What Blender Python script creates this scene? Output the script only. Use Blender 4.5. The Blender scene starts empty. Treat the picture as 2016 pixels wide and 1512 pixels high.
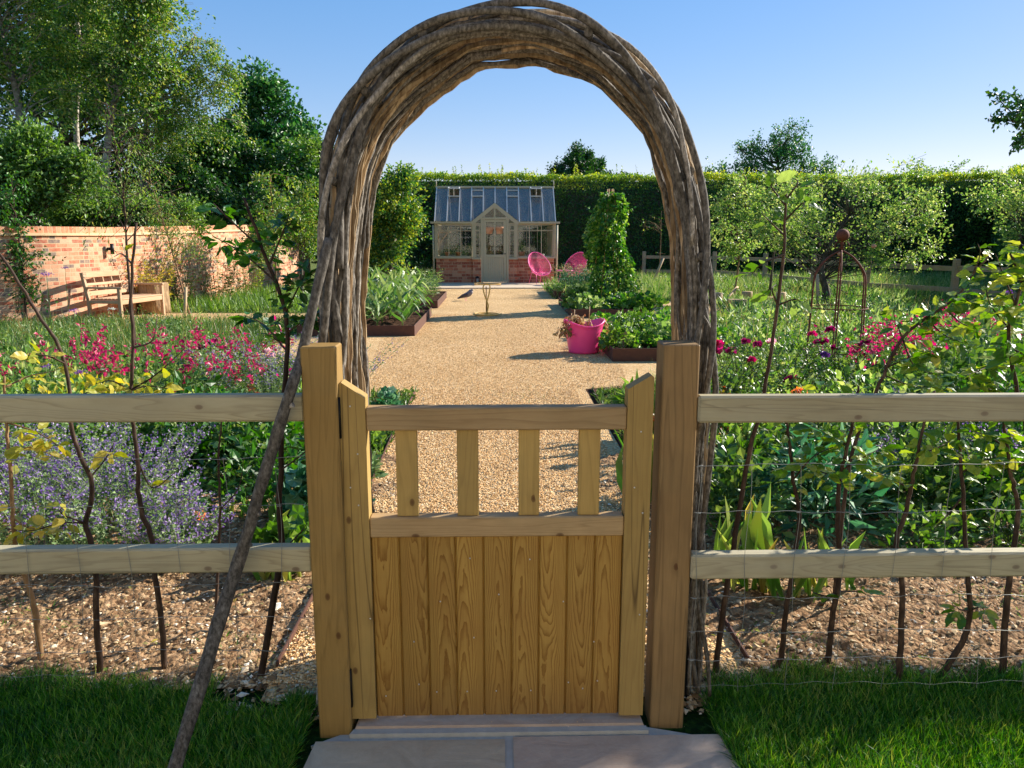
import bpy, math, random
import numpy as np
R = math.radians
rng = np.random.default_rng(7)
random.seed(7)
S = bpy.context.scene
# ------------------------------------------------------------------ camera, sky, sun, exposure
CW, CH, FPX, HOR, YAW, CAMH = 2016, 1512, 1510.0, 470.0, R(1.2), 1.5
PIT = math.atan((CH/2-HOR)/FPX)
cam = bpy.data.cameras.new('camera'); cam_o = bpy.data.objects.new('camera', cam)
S.collection.objects.link(cam_o); S.camera = cam_o
cam.sensor_width = 36; cam.lens = 36*FPX/CW; cam.clip_start = .05; cam.clip_end = 2000
cam_o.location = (0, 0, CAMH); cam_o.rotation_euler = (math.pi/2-PIT, 0, -YAW)
SUN_AZ = R(29)      # angle from +X towards +Y
SUN_EL = R(28)
SD = np.array([math.cos(SUN_AZ)*math.cos(SUN_EL), math.sin(SUN_AZ)*math.cos(SUN_EL), math.sin(SUN_EL)])
W = bpy.data.worlds.new('World'); S.world = W; W.use_nodes = True
wn = W.node_tree; wn.nodes.clear()
sky = wn.nodes.new('ShaderNodeTexSky'); sky.sky_type = 'NISHITA'; sky.sun_disc = False
sky.sun_elevation = SUN_EL; sky.sun_rotation = math.pi/2-SUN_AZ
sky.air_density = 1.0; sky.dust_density = .2; sky.ozone_density = 2.2; sky.altitude = 100
bg = wn.nodes.new('ShaderNodeBackground'); bg.inputs[1].default_value = .15
wo = wn.nodes.new('ShaderNodeOutputWorld')
gm = wn.nodes.new('ShaderNodeGamma'); gm.inputs[1].default_value = .44
hs = wn.nodes.new('ShaderNodeHueSaturation'); hs.inputs['Saturation'].default_value = 2.2; hs.inputs['Value'].default_value = 1.38
wn.links.new(sky.outputs[0], gm.inputs[0]); wn.links.new(gm.outputs[0], hs.inputs['Color']); tm = wn.nodes.new('ShaderNodeMix'); tm.data_type = 'RGBA'; tm.blend_type = 'MULTIPLY'; tm.inputs[0].default_value = 1
tm.inputs[7].default_value = (1.03, .90, 1.02, 1); wn.links.new(hs.outputs[0], tm.inputs[6]); wn.links.new(tm.outputs[2], bg.inputs[0]); wn.links.new(bg.outputs[0], wo.inputs[0])
sl = bpy.data.lights.new('sun', 'SUN'); sl.energy = 5.0; sl.angle = R(.55); sl.color = (1, .93, .82)
so = bpy.data.objects.new('sun', sl); S.collection.objects.link(so)
from mathutils import Vector, Matrix
so.rotation_euler = Vector(SD).to_track_quat('Z', 'Y').to_euler()
S.view_settings.view_transform = 'Standard'; S.view_settings.look = 'None'
S.view_settings.exposure = 1.03; S.view_settings.gamma = 1
try:
    S.cycles.max_bounces = 7; S.cycles.transparent_max_bounces = 12; S.cycles.caustics_reflective = False; S.cycles.caustics_refractive = False
except Exception: pass

# ------------------------------------------------------------------ measuring: a pixel of the photograph onto a depth or onto the ground
_f = np.array([math.sin(YAW)*math.cos(PIT), math.cos(YAW)*math.cos(PIT), -math.sin(PIT)])
_r = np.array([math.cos(YAW), -math.sin(YAW), 0]); _u = np.cross(_r, _f); _C = np.array([0, 0, CAMH])
def ray(x, y): return _f*FPX+_r*(x-CW/2)+_u*(CH/2-y)
def at(x, y, Y): d = ray(x, y); return _C+d*(Y/d[1])
def gnd(x, y, z=0.): d = ray(x, y); return _C+d*((z-CAMH)/d[2])

# ------------------------------------------------------------------ mesh collecting
class MB:
    def __init__(s): s.V = []; s.F = []; s.n = 0
    def add(s, v, f, rv=None, mi=0, sm=False):
        v = np.asarray(v, float).reshape(-1, 3); f = np.asarray(f, int)
        if rv is None: rv = np.full(len(f), rng.random())
        s.V.append(v); s.F.append((f+s.n, np.broadcast_to(rv, len(f)), mi, sm)); s.n += len(v); return s
    def build(s, name, mats, parent=None, origin=None):
        me = bpy.data.meshes.new(name)
        V = np.concatenate(s.V)
        o = np.zeros(3)
        if parent is not None: o = WORLD[parent.name]
        elif origin is not None: o = np.array(origin, float)
        V = V-o
        me.vertices.add(len(V)); me.vertices.foreach_set('co', V.astype(np.float32).ravel())
        loops = np.concatenate([f.ravel() for f, _, _, _ in s.F]); tot = np.concatenate([np.full(len(f), f.shape[1]) for f, _, _, _ in s.F])
        st = np.concatenate([[0], np.cumsum(tot)[:-1]])
        me.loops.add(len(loops)); me.loops.foreach_set('vertex_index', loops.astype(np.int32))
        me.polygons.add(len(tot)); me.polygons.foreach_set('loop_start', st.astype(np.int32)); me.polygons.foreach_set('loop_total', tot.astype(np.int32))
        me.polygons.foreach_set('material_index', np.concatenate([np.full(len(f), m) for f, _, m, _ in s.F]).astype(np.int32))
        me.polygons.foreach_set('use_smooth', np.concatenate([np.full(len(f), m) for f, _, _, m in s.F]).astype(bool))
        a = me.attributes.new('v', 'FLOAT', 'FACE'); a.data.foreach_set('value', np.concatenate([r for _, r, _, _ in s.F]).astype(np.float32))
        for m in (mats if isinstance(mats, (list, tuple)) else [mats]): me.materials.append(m)
        me.update(calc_edges=True); me.validate()
        ob = bpy.data.objects.new(name, me); S.collection.objects.link(ob)
        WORLD[ob.name] = o
        if parent is not None: ob.parent = parent
        elif origin is not None: ob.location = origin
        return ob
WORLD = {}
def tag(o, label, cat, group=None):
    o['label'] = label; o['category'] = cat
    if group: o['group'] = group
    return o
def thing(name, label, cat, loc=(0, 0, 0), group=None, local=False, rz=0.):
    o = bpy.data.objects.new(name, None); S.collection.objects.link(o); o.location = loc; o.empty_display_size = .05
    o.rotation_euler = (0, 0, rz); WORLD[o.name] = np.zeros(3) if local else np.array(loc, float); return tag(o, label, cat, group)
def struct(o): o['kind'] = 'structure'; return o
def stuff(o): o['kind'] = 'stuff'; return o

def box(mb, a, b, bev=0., M=None, mi=0, rv=None):
    a = np.array(a, float); b = np.array(b, float)
    lo = np.minimum(a, b); hi = np.maximum(a, b); c = (lo+hi)/2; h = (hi-lo)/2
    e = min(bev, h.min()*.8)
    if e <= 0:
        v = np.array([[x, y, z] for x in (-1, 1) for y in (-1, 1) for z in (-1, 1)])*h
        f = [[0, 1, 3, 2], [4, 6, 7, 5], [0, 4, 5, 1], [2, 3, 7, 6], [0, 2, 6, 4], [1, 5, 7, 3]]
        v = v+c
        if M is not None: v = v@M[0].T+M[1]
        mb.add(v, f, rv, mi); return
    v = []; idx = {}
    for x in (-1, 1):
        for y in (-1, 1):
            for z in (-1, 1):
                sg = np.array([x, y, z])
                for k in range(3):
                    p = sg*(h-e); p[k] = sg[k]*h[k]; idx[(x, y, z, k)] = len(v); v.append(p+c)
    q = []; t = []
    for k in range(3):
        i, j = [m for m in range(3) if m != k]
        for s_ in (-1, 1):
            r = []
            for (a_, b_) in ((-1, -1), (1, -1), (1, 1), (-1, 1)):
                g = [0, 0, 0]; g[k] = s_; g[i] = a_; g[j] = b_; r.append(idx[(*g, k)])
            q.append(r if (s_ > 0) == (k != 1) else r[::-1])
    for k in range(3):      # edges along axis k
        i, j = [m for m in range(3) if m != k]
        for a_ in (-1, 1):
            for b_ in (-1, 1):
                g1 = [0, 0, 0]; g2 = [0, 0, 0]; g1[k] = -1; g2[k] = 1
                for g in (g1, g2): g[i] = a_; g[j] = b_
                q.append([idx[(*g1, i)], idx[(*g1, j)], idx[(*g2, j)], idx[(*g2, i)]])
    for x in (-1, 1):
        for y in (-1, 1):
            for z in (-1, 1): t.append([idx[(x, y, z, k)] for k in range(3)])
    v = np.array(v)
    if M is not None: v = v@M[0].T+M[1]
    rv = rng.random() if rv is None else rv
    mb.add(v, q, rv, mi)
    n0 = mb.n-len(v); mb.F.append((np.array(t)+n0, np.full(8, rv), mi, False))
def rotz(a, t=(0, 0, 0)):
    c, s_ = math.cos(a), math.sin(a); return (np.array([[c, -s_, 0], [s_, c, 0], [0, 0, 1]]), np.array(t, float))
def prism(mb, poly, lo, hi, axis=2, mi=0, M=None):
    """poly: 2D points (ccw) extruded along axis"""
    n = len(poly); v = []
    for h in (lo, hi):
        for p in poly:
            q = [0, 0, 0]; k = [m for m in range(3) if m != axis]; q[k[0]] = p[0]; q[k[1]] = p[1]; q[axis] = h; v.append(q)
    v = np.array(v, float)
    if M is not None: v = v@M[0].T+M[1]
    rv = rng.random(); mb.add(v, [[i, (i+1) % n, (i+1) % n+n, i+n] for i in range(n)], rv, mi)
    n0 = mb.n-2*n
    mb.F.append((np.array([list(range(n))[::-1]])+n0, np.full(1, rv), mi, False)); mb.F.append((np.array([list(range(n, 2*n))])+n0, np.full(1, rv), mi, False))
def spline(P, n):
    P = np.asarray(P, float); m = len(P)
    if m == 2: return P[0]+(P[1]-P[0])*np.linspace(0, 1, n)[:, None]
    Q = np.vstack([2*P[0]-P[1], P, 2*P[-1]-P[-2]]); t = np.linspace(0, m-1, n); i = np.minimum(t.astype(int), m-2); u = (t-i)[:, None]
    a, b, c, d = Q[i], Q[i+1], Q[i+2], Q[i+3]
    return .5*((2*b)+(-a+c)*u+(2*a-5*b+4*c-d)*u*u+(-a+3*b-3*c+d)*u**3)
def tube(mb, P, rad, k=6, mi=0, rv=None, cap=True, sm=True, ell=None):
    P = np.asarray(P, float); n = len(P); rad = np.broadcast_to(np.asarray(rad, float), n)
    T = np.gradient(P, axis=0); T /= np.linalg.norm(T, axis=1)[:, None]+1e-12
    ref = np.array([0., 0, 1]) if abs(T[:, 2]).mean() < .8 else np.array([0., 1, 0])
    A = np.cross(T, ref); A /= np.linalg.norm(A, axis=1)[:, None]+1e-9; B = np.cross(T, A)
    ang = np.arange(k)*2*np.pi/k; ex, ey = (1, 1) if ell is None else ell
    v = P[:, None]+rad[:, None, None]*(A[:, None]*np.cos(ang)[None, :, None]*ex+B[:, None]*np.sin(ang)[None, :, None]*ey)
    i = np.arange(n-1)[:, None]*k; j = np.arange(k)[None]; j2 = (j+1) % k
    f = np.stack([i+j, i+j2, i+k+j2, i+k+j], -1).reshape(-1, 4)[:, ::-1]
    rv = rng.random() if rv is None else rv
    mb.add(v.reshape(-1, 3), f, rv, mi, sm)
    if cap:
        n0 = mb.n-n*k; mb.F.append((np.array([list(range(k))])+n0, np.full(1, rv), mi, False))
        mb.F.append((np.array([list(range(k))[::-1]])+n0+(n-1)*k, np.full(1, rv), mi, False))
def rod(mb, a, b, r, k=6, mi=0, rv=None): tube(mb, np.array([a, b], float), r, k, mi, rv)
def lathe(mb, prof, c, k=24, mi=0, sm=True, sx=1, sy=1):
    prof = np.array(prof, float); n = len(prof); ang = np.arange(k)*2*np.pi/k
    v = np.stack([prof[:, :1]*np.cos(ang)*sx, prof[:, :1]*np.sin(ang)*sy, np.repeat(prof[:, 1:], k, 1)], -1)+np.array(c, float)
    i = np.arange(n-1)[:, None]*k; j = np.arange(k)[None]; j2 = (j+1) % k
    mb.add(v.reshape(-1, 3), np.stack([i+j, i+j2, i+k+j2, i+k+j], -1).reshape(-1, 4), rng.random(), mi, sm)
def ball(mb, c, r, k=10, mi=0, sc=(1, 1, 1), rv=None):
    c = np.array(c, float); a = np.linspace(-np.pi/2+.001, np.pi/2-.001, k); prof = np.stack([np.cos(a)*r, np.sin(a)*r], 1)
    n = len(prof); kk = k*2-4; ang = np.arange(kk)*2*np.pi/kk
    v = np.stack([prof[:, :1]*np.cos(ang)*sc[0], prof[:, :1]*np.sin(ang)*sc[1], np.repeat(prof[:, 1:], kk, 1)*sc[2]], -1)+c
    i = np.arange(n-1)[:, None]*kk; j = np.arange(kk)[None]; j2 = (j+1) % kk
    mb.add(v.reshape(-1, 3), np.stack([i+j, i+j2, i+kk+j2, i+kk+j], -1).reshape(-1, 4), rv, mi, True)
# ---- leaf templates: +Y length, +X width, +Z normal, unit length
def T_(v, f): return np.array(v, float), np.array(f)
LEAF = {
 'quad': T_([[0, 0, 0], [.34, .45, .06], [0, 1, -.06], [-.34, .45, .06]], [[0, 1, 2, 3]]),
 'oval': T_([[0, 0, 0], [.28, .45, .09], [0, 1, -.1], [-.28, .45, .09], [0, .5, 0]], [[0, 1, 2, 4], [0, 4, 2, 3]]),
 'lance': T_([[0, 0, 0], [.13, .4, .04], [0, 1, -.16], [-.13, .4, .04], [0, .45, 0]], [[0, 1, 2, 4], [0, 4, 2, 3]]),
 'blade': T_([[-.5, 0, 0], [.5, 0, 0], [.42, .4, .03], [-.42, .4, .03], [.25, .75, -.04], [-.25, .75, -.04], [.03, 1, -.16], [-.03, 1, -.16]], [[0, 1, 2, 3], [3, 2, 4, 5], [5, 4, 6, 7]]),
 'petal': T_([[0, 0, 0], [.4, .6, .12], [.1, 1, .3], [-.1, 1, .3], [-.4, .6, .12]], [[0, 1, 2, 3], [0, 3, 4, 0]]),
}
LEAF['petal'] = T_([[0, 0, 0], [.42, .6, .12], [0, 1, .35], [-.42, .6, .12], [0, .5, -.05]], [[0, 1, 2, 4], [0, 4, 2, 3]])
def _near():
    w = [0, .19, .28, .29, .23, .12]; y = [0, .15, .35, .55, .75, .9]; v = []; f = []
    for i in range(6):
        zc = -.18*(y[i]-.35)**2; v += [[-w[i], y[i]-.03, zc+.22*w[i]+.02*(-1)**i], [0, y[i], zc], [w[i], y[i]-.03, zc+.22*w[i]+.02*(-1)**i]]
    v.append([0, 1.02, -.08])
    for i in range(5):
        a = i*3; f += [[a, a+1, a+4, a+3], [a+1, a+2, a+5, a+4]]
    f += [[15, 16, 18, 18], [16, 17, 18, 18]]
    return v, f
_v, _ff = _near(); _ff[-2] = [15, 16, 18, 15]; _ff[-1] = [16, 17, 18, 16]
LEAF['near'] = T_(_v+[[-.07, .97, -.06], [.07, .97, -.06]], _ff[:-2]+[[15, 16, 18, 19], [16, 17, 20, 18]])
def _lob():
    v = [[0, .5, -.05]]; n = 10
    for i in range(n):
        a = i*2*math.pi/n-math.pi/2; r = (.5, .4)[i % 2]*(.75 if i == 0 else 1); v.append([r*math.cos(a), .5+r*math.sin(a), .06*(-1)**i])
    return v, [[0, 1+2*i, 2+2*i, 1+(2*i+2) % n] for i in range(5)]
LEAF['lobed'] = T_(*_lob())
LEAF['strap'] = T_([[-.5, 0, .02], [0, 0, 0], [.5, 0, .02], [-.46, .35, .14], [0, .35, 0], [.46, .35, .14], [-.36, .7, .1], [0, .7, -.03], [.36, .7, .1], [-.03, 1, -.1], [0, 1, -.1], [.03, 1, -.1]], [[0, 1, 4, 3], [1, 2, 5, 4], [3, 4, 7, 6], [4, 5, 8, 7], [6, 7, 10, 9], [7, 8, 11, 10]])
def unit(a): return a/(np.linalg.norm(a, axis=-1, keepdims=True)+1e-9)
def leaves(mb, P, D, size, kind='oval', up=.6, wide=None, mi=0, rv=None):
    """leaves at points P growing along D, normals near +Z by weight up"""
    P = np.asarray(P, float); n = len(P)
    if n == 0: return
    tv, tf = LEAF[kind]; D = unit(np.asarray(D, float)); size = np.broadcast_to(np.asarray(size, float), n)
    Nn = unit(rng.normal(size=(n, 3))*(1-up)+np.array([0, 0, 1.])*up); X = unit(np.cross(D, Nn)); Z = np.cross(X, D)
    w = size if wide is None else np.broadcast_to(wide, n)
    v = P[:, None]+X[:, None]*(tv[None, :, :1]*w[:, None, None])+D[:, None]*(tv[None, :, 1:2]*size[:, None, None])+Z[:, None]*(tv[None, :, 2:]*size[:, None, None])
    k = len(tv); f = tf[None]+np.arange(n)[:, None, None]*k
    if rv is None: rv = rng.random(n)
    rv = np.repeat(np.broadcast_to(rv, n), len(tf)); mb.add(v.reshape(-1, 3), f.reshape(-1, tf.shape[1]), rv, mi)

# ------------------------------------------------------------------ materials
def lin(h):
    h = h.lstrip('#'); c = [int(h[i:i+2], 16)/255 for i in (0, 2, 4)]
    return tuple((x/12.92 if x <= .04045 else ((x+.055)/1.055)**2.4) for x in c)+(1,)
class NT:
    def __init__(s, name):
        s.m = bpy.data.materials.new(name); s.m.use_nodes = True; s.t = s.m.node_tree; s.t.nodes.clear(); s.out = s.t.nodes.new('ShaderNodeOutputMaterial')
    def n(s, typ, ins=None, **kw):
        nd = s.t.nodes.new('ShaderNode'+typ)
        for k, v in kw.items(): setattr(nd, k, v)
        for k, v in (ins or {}).items():
            sock = nd.inputs[k]
            if isinstance(v, bpy.types.NodeSocket): s.t.links.new(v, sock)
            else: sock.default_value = v
        return nd
    def math(s, op, a, b=0., c=0.): return s.n('Math', {0: a, 1: b, 2: c}, operation=op).outputs[0]
    def ramp(s, f, stops, interp='LINEAR'):
        nd = s.n('ValToRGB', {0: f}); nd.color_ramp.interpolation = interp; e = nd.color_ramp.elements
        while len(e) < len(stops): e.new(.5)
        for el, (p, c) in zip(e, stops): el.position = p; el.color = lin(c) if isinstance(c, str) else ((c, c, c, 1) if isinstance(c, float) else c)
        return nd.outputs[0]
    def mix(s, f, a, b, bt='MIX'):
        nd = s.n('Mix', data_type='RGBA', blend_type=bt)
        for i, v in ((0, f), (6, a), (7, b)):
            if isinstance(v, bpy.types.NodeSocket): s.t.links.new(v, nd.inputs[i])
            else: nd.inputs[i].default_value = lin(v) if isinstance(v, str) else v
        return nd.outputs[2]
    def noise(s, vec, sc, det=4, rough=.6, dist=0.): return s.n('TexNoise', {'Vector': vec, 'Scale': sc, 'Detail': det, 'Roughness': rough, 'Distortion': dist}).outputs[0]
    def co(s): return s.n('TexCoord').outputs['Object']
    def geo(s): return s.n('NewGeometry').outputs['Position']
    def v(s): return s.n('Attribute', attribute_name='v').outputs['Fac']
    def map(s, vec, loc=(0, 0, 0), sc=(1, 1, 1), rot=(0, 0, 0)): return s.n('Mapping', {'Vector': vec, 'Location': loc, 'Rotation': rot, 'Scale': sc}).outputs[0]
    def bump(s, h, st=.5, d=.01): return s.n('Bump', {'Height': h, 'Strength': st, 'Distance': d}).outputs[0]
    def pbr(s, col, rough=.7, normal=None, metal=0., spec=.5, **extra):
        ins = {'Roughness': rough, 'Metallic': metal, 'Specular IOR Level': spec}
        if isinstance(col, str): col = lin(col)
        ins['Base Color'] = col
        if normal is not None: ins['Normal'] = normal
        ins.update(extra); return s.n('BsdfPrincipled', ins).outputs[0]
    def done(s, sh): s.t.links.new(sh, s.out.inputs[0]); return s.m
def foliage(name, cols, tr=.35, rough=.42, tcol=None, spec=.5):
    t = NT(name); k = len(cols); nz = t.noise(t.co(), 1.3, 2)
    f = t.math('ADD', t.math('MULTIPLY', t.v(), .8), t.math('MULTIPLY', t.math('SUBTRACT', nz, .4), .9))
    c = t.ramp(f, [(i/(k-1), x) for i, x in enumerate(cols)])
    tc = t.n('HueSaturation', {'Hue': .485, 'Saturation': 1.15, 'Value': 1.5, 'Color': c}).outputs[0]
    p = t.pbr(c, rough, spec=spec); tl = t.n('BsdfTranslucent', {'Color': tc}).outputs[0]
    return t.done(t.n('MixShader', {0: tr, 1: p, 2: tl}).outputs[0])
def wood(name, light, dark, axis='Z', ring=38., rough=.65, grain=1., grey=None, bump=.25, knots=True, greyf=.5):
    """long grain with cathedral rings; grain runs along axis; each board shifted by its own value"""
    t = NT(name); v = t.v(); co = t.co()
    off = t.n('CombineXYZ', {0: t.math('MULTIPLY', v, 3.7), 1: t.math('MULTIPLY', v, 11.3), 2: t.math('MULTIPLY', v, 7.9)}).outputs[0]
    p = t.n('VectorMath', {0: co, 1: off}, operation='ADD').outputs[0]
    sc = {'Z': (1, 1, .065), 'X': (.09, 1, 1), 'Y': (1, .09, 1)}[axis]
    q = t.map(p, sc=sc)
    wob = t.noise(q, 7.5, 3, .45, .4)                       # broad, becomes rings
    rings = t.math('FRACT', t.math('MULTIPLY', wob, ring))
    rings = t.ramp(rings, [(0, .0), (.6, .2), (.88, .85), (1, .0)])
    fine = t.noise(t.map(p, sc=tuple(k*s2 for k, s2 in zip(sc, (1, 1, 1)))), 160, 3, .7)
    f = t.math('ADD', t.math('MULTIPLY', rings, .55*grain), t.math('MULTIPLY', fine, .5))
    c = t.ramp(f, [(.1, light), (.95, dark)])
    big = t.noise(p, 3.5, 3)
    c = t.mix(t.math('MULTIPLY', t.ramp(big, [(.35, 0.), (.7, 1.)]), .35), c, dark)
    tone = t.math('ADD', t.math('MULTIPLY', v, .35), .82)
    c = t.n('HueSaturation', {'Value': tone, 'Color': c}).outputs[0]
    if knots:
        sp = t.n('SeparateXYZ', {0: p}).outputs; ab = (sp[0], sp[2]) if axis == 'Z' else (sp[2], sp[0])
        q2 = t.n('CombineXYZ', {0: ab[0], 1: t.math('MULTIPLY', ab[1], .62)}).outputs[0]
        vo = t.n('TexVoronoi', {'Vector': q2, 'Scale': 9., 'Randomness': 1.}, voronoi_dimensions='2D')
        gate_ = t.math('GREATER_THAN', t.n('SeparateColor', {0: vo.outputs['Color']}).outputs[0], .6)
        k = t.ramp(vo.outputs['Distance'], [(.02, 1.), (.055, .75), (.075, 0.)]); halo = t.ramp(vo.outputs['Distance'], [(.05, 1.), (.2, 0.)])
        c = t.mix(t.math('MULTIPLY', t.math('MULTIPLY', halo, gate_), .3), c, dark); c = t.mix(t.math('MULTIPLY', t.math('MULTIPLY', k, gate_), .8), c, '#4f2a10')
    ck = t.noise(t.map(p, sc={'Z': (1, 1, .02), 'X': (.02, 1, 1), 'Y': (1, .02, 1)}[axis]), 11, 1.5, .5, .15)
    ck = t.ramp(t.math('ABSOLUTE', t.math('SUBTRACT', ck, .56)), [(0, 1.), (.006, 0.)]); brk = t.ramp(t.noise(t.map(p, sc=sc), 6, 2), [(.48, 0.), (.56, 1.)])
    c = t.mix(t.math('MULTIPLY', t.math('MULTIPLY', ck, brk), .7), c, '#3a2410')
    st_ = t.ramp(t.noise(p, 2.2, 5, .7), [(.5, 0.), (.75, 1.)]); c = t.mix(t.math('MULTIPLY', st_, .28), c, '#6f6648')
    if grey:
        g = t.ramp(t.noise(t.map(p, sc=sc), 9, 4), [(.3, 0.), (.65, 1.)])
        c = t.mix(t.math('MULTIPLY', g, greyf), c, grey)
    return t.done(t.pbr(c, rough, t.bump(f, bump, .0015), spec=.3))
def simple(name, col, rough=.6, metal=0., var=.15, sc=12, bump=.0, spec=.5):
    t = NT(name); nz = t.noise(t.co(), sc, 4)
    c = t.n('HueSaturation', {'Value': t.math('ADD', t.math('MULTIPLY', nz, var*2), 1-var), 'Color': lin(col)}).outputs[0]
    return t.done(t.pbr(c, rough, t.bump(nz, bump, .004) if bump else None, metal, spec))
def bark(name, cols, sc=30, stretch=(1, 1, .25), bump=.5, bd=.004, tone=.35):
    t = NT(name); p = t.map(t.co(), sc=stretch); n1 = t.noise(p, sc, 5, .65); n2 = t.noise(t.co(), sc*.2, 2)
    f = t.math('ADD', t.math('MULTIPLY', n1, .75), t.math('MULTIPLY', n2, .25)); k = len(cols)
    c = t.ramp(f, [(.28+.45*i/(k-1), x) for i, x in enumerate(cols)])
    c = t.n('HueSaturation', {'Value': t.math('ADD', t.math('MULTIPLY', t.v(), tone*2), 1-tone), 'Color': c}).outputs[0]
    return t.done(t.pbr(c, .8, t.bump(n1, bump, bd), spec=.25))
def brick(name, cols, mortar, bw=.225, bh=.075, along='xy', soldier=False, mw=.011, edge=.004):
    t = NT(name); co = t.co(); s = t.n('SeparateXYZ', {0: co}); X, Y, Z = s.outputs
    u = {'xy': t.math('ADD', X, Y), 'x': X, 'y': Y}[along]
    wob = t.math('MULTIPLY', t.math('SUBTRACT', t.noise(co, 25, 2), .5), edge*2)
    u = t.math('ADD', u, wob); z = t.math('ADD', Z, wob)
    row = t.math('FLOOR', t.math('DIVIDE', z, bh)); odd = t.math('MULTIPLY', t.math('MODULO', row, 2.), .5)
    rj = t.n('TexWhiteNoise', {'W': row}, noise_dimensions='1D').outputs[0]
    uu = t.math('ADD', t.math('DIVIDE', u, bw), t.math('ADD', odd, t.math('MULTIPLY', rj, .15))) if not soldier else t.math('DIVIDE', u, bw)
    col = t.math('FLOOR', uu); fx = t.math('FRACT', uu); fz = t.math('FRACT', t.math('DIVIDE', z, bh))
    # some bricks split into two headers
    wn = t.n('TexWhiteNoise', {'Vector': t.n('CombineXYZ', {0: col, 1: row}).outputs[0]}, noise_dimensions='3D'); r1 = wn.outputs[0]
    if not soldier:
        hd = t.math('GREATER_THAN', r1, .55); f2 = t.math('FRACT', t.math('MULTIPLY', fx, 2.))
        half = t.math('FLOOR', t.math('MULTIPLY', fx, 2.)); fxx = t.math('ADD', t.math('MULTIPLY', f2, hd), t.math('MULTIPLY', fx, t.math('SUBTRACT', 1., hd)))
        wx = t.math('ADD', mw/bw/2, t.math('MULTIPLY', hd, mw/bw/2))
        r2 = t.n('TexWhiteNoise', {'Vector': t.n('CombineXYZ', {0: t.math('ADD', col, t.math('MULTIPLY', t.math('MULTIPLY', half, hd), .37)), 1: row, 2: 3.}).outputs[0]}).outputs[0]
    else: fxx = fx; wx = mw/bw/2; r2 = r1
    def inside(f, w): return t.math('MULTIPLY', t.math('GREATER_THAN', f, w), t.math('LESS_THAN', f, t.math('SUBTRACT', 1., w)))
    ins = inside(fxx, wx)
    if not soldier: ins = t.math('MULTIPLY', ins, inside(fz, mw/bh/2))
    k = len(cols); c = t.ramp(r2, [(i/k, x) for i, x in enumerate(cols)], 'CONSTANT')
    nz = t.noise(co, 14, 5, .7); c = t.mix(t.math('MULTIPLY', t.ramp(nz, [(.35, 0.), (.75, 1.)]), .55), c, mortar)
    n2 = t.noise(co, 90, 3); c = t.n('HueSaturation', {'Value': t.math('ADD', t.math('MULTIPLY', n2, .5), .75), 'Color': c}).outputs[0]
    mc = t.mix(t.math('MULTIPLY', n2, .5), mortar, '#8a6f55'); c = t.mix(ins, mc, c)
    h = t.math('ADD', t.math('MULTIPLY', ins, .8), t.math('MULTIPLY', n2, .3))
    return t.done(t.pbr(c, .85, t.bump(h, .7, .008), spec=.2))
def glass(name, g=.12, tint=(1, 1, 1, 1), refl=(.8, .85, .9, 1), rough=.02, dust=0.):
    t = NT(name); fr = t.n('Fresnel', {'IOR': 1.45}).outputs[0]; f = t.math('MAXIMUM', fr, g)
    a = t.n('BsdfTransparent', {'Color': tint}).outputs[0]; b = t.n('BsdfGlossy', {'Color': refl, 'Roughness': rough}).outputs[0]
    o = t.n('MixShader', {0: f, 1: a, 2: b}).outputs[0]
    if dust: o = t.n('MixShader', {0: t.math('MULTIPLY', t.noise(t.map(t.co(), sc=(1, .4, .4)), 5, 4), dust), 1: o, 2: t.n('BsdfDiffuse', {'Color': (.55, .52, .48, 1)}).outputs[0]}).outputs[0]
    return t.done(o)
M = {}
M['postwood'] = wood('treated_post_wood', '#ae8c50', '#785c2e', 'Z', 20, grain=.6, bump=.4)
M['postwood2'] = wood('brown_post_wood', '#987a50', '#5a442a', 'Z', 22, grain=.8, bump=.5)
M['gatewood'] = wood('gate_frame_wood', '#b99a5a', '#85693a', 'Z', 16, grain=.5, bump=.25)
M['railwood'] = wood('gate_rail_wood', '#b69a70', '#826644', 'X', 24, grain=.7, bump=.3)
M['boardwood'] = wood('gate_panel_wood', '#b9883e', '#764a14', 'Z', 34, grain=1.1, bump=.3)
M['fencewood'] = wood('weathered_fence_wood', '#bab08e', '#84775a', 'X', 26, grain=1.0, grey='#a8a492', greyf=.4)
M['oldfence'] = wood('old_fence_wood', '#b59a78', '#7a5f42', 'X', 10, grain=.5, grey='#a59a88')
M['teak'] = wood('bench_teak', '#c9a079', '#9a7350', 'X', 10, grain=.4, grey='#bfa68c', knots=False)
M['sawn'] = wood('sawn_block_wood', '#c8ab84', '#9b7d5a', 'X', 16, grain=.6, knots=False)
M['rodbark'] = bark('hazel_rod_bark', ['#2c2823', '#58524a', '#867f76', '#b6b0a6'], 120, (1, 1, .5), .5, .003, .5)
M['split'] = bark('split_hazel_wood', ['#463628', '#8a7256', '#bca482', '#e4d2b4'], 60, (1, 1, .12), .8, .005, .55)
M['whip'] = bark('sapling_bark', ['#221a14', '#42332a', '#6c5848'], 50, (1, 1, .4), .4, .002)
M['whiplight'] = bark('pale_sapling_bark', ['#4e3c2c', '#86694a', '#ab8c66'], 50, (1, 1, .4), .4, .002)
M['bark'] = bark('tree_bark', ['#2a241d', '#4f463b', '#7c7162'], 12, (1, 1, .3), .8, .02)
M['birch'] = bark('birch_bark', ['#3a342e', '#7a7266', '#b3aa9c', '#d0c8ba'], 6, (1, 1, 2.2), .4, .01)
M['stump'] = bark('stump_bark', ['#5c452f', '#94795a', '#c3a780'], 30, (1, 1, .15), .8, .02)
M['iron'] = simple('black_iron', '#17150f', .5, .6)
M['galv'] = simple('galvanised_wire', '#8c8e8a', .5, .5, spec=.4)
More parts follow.
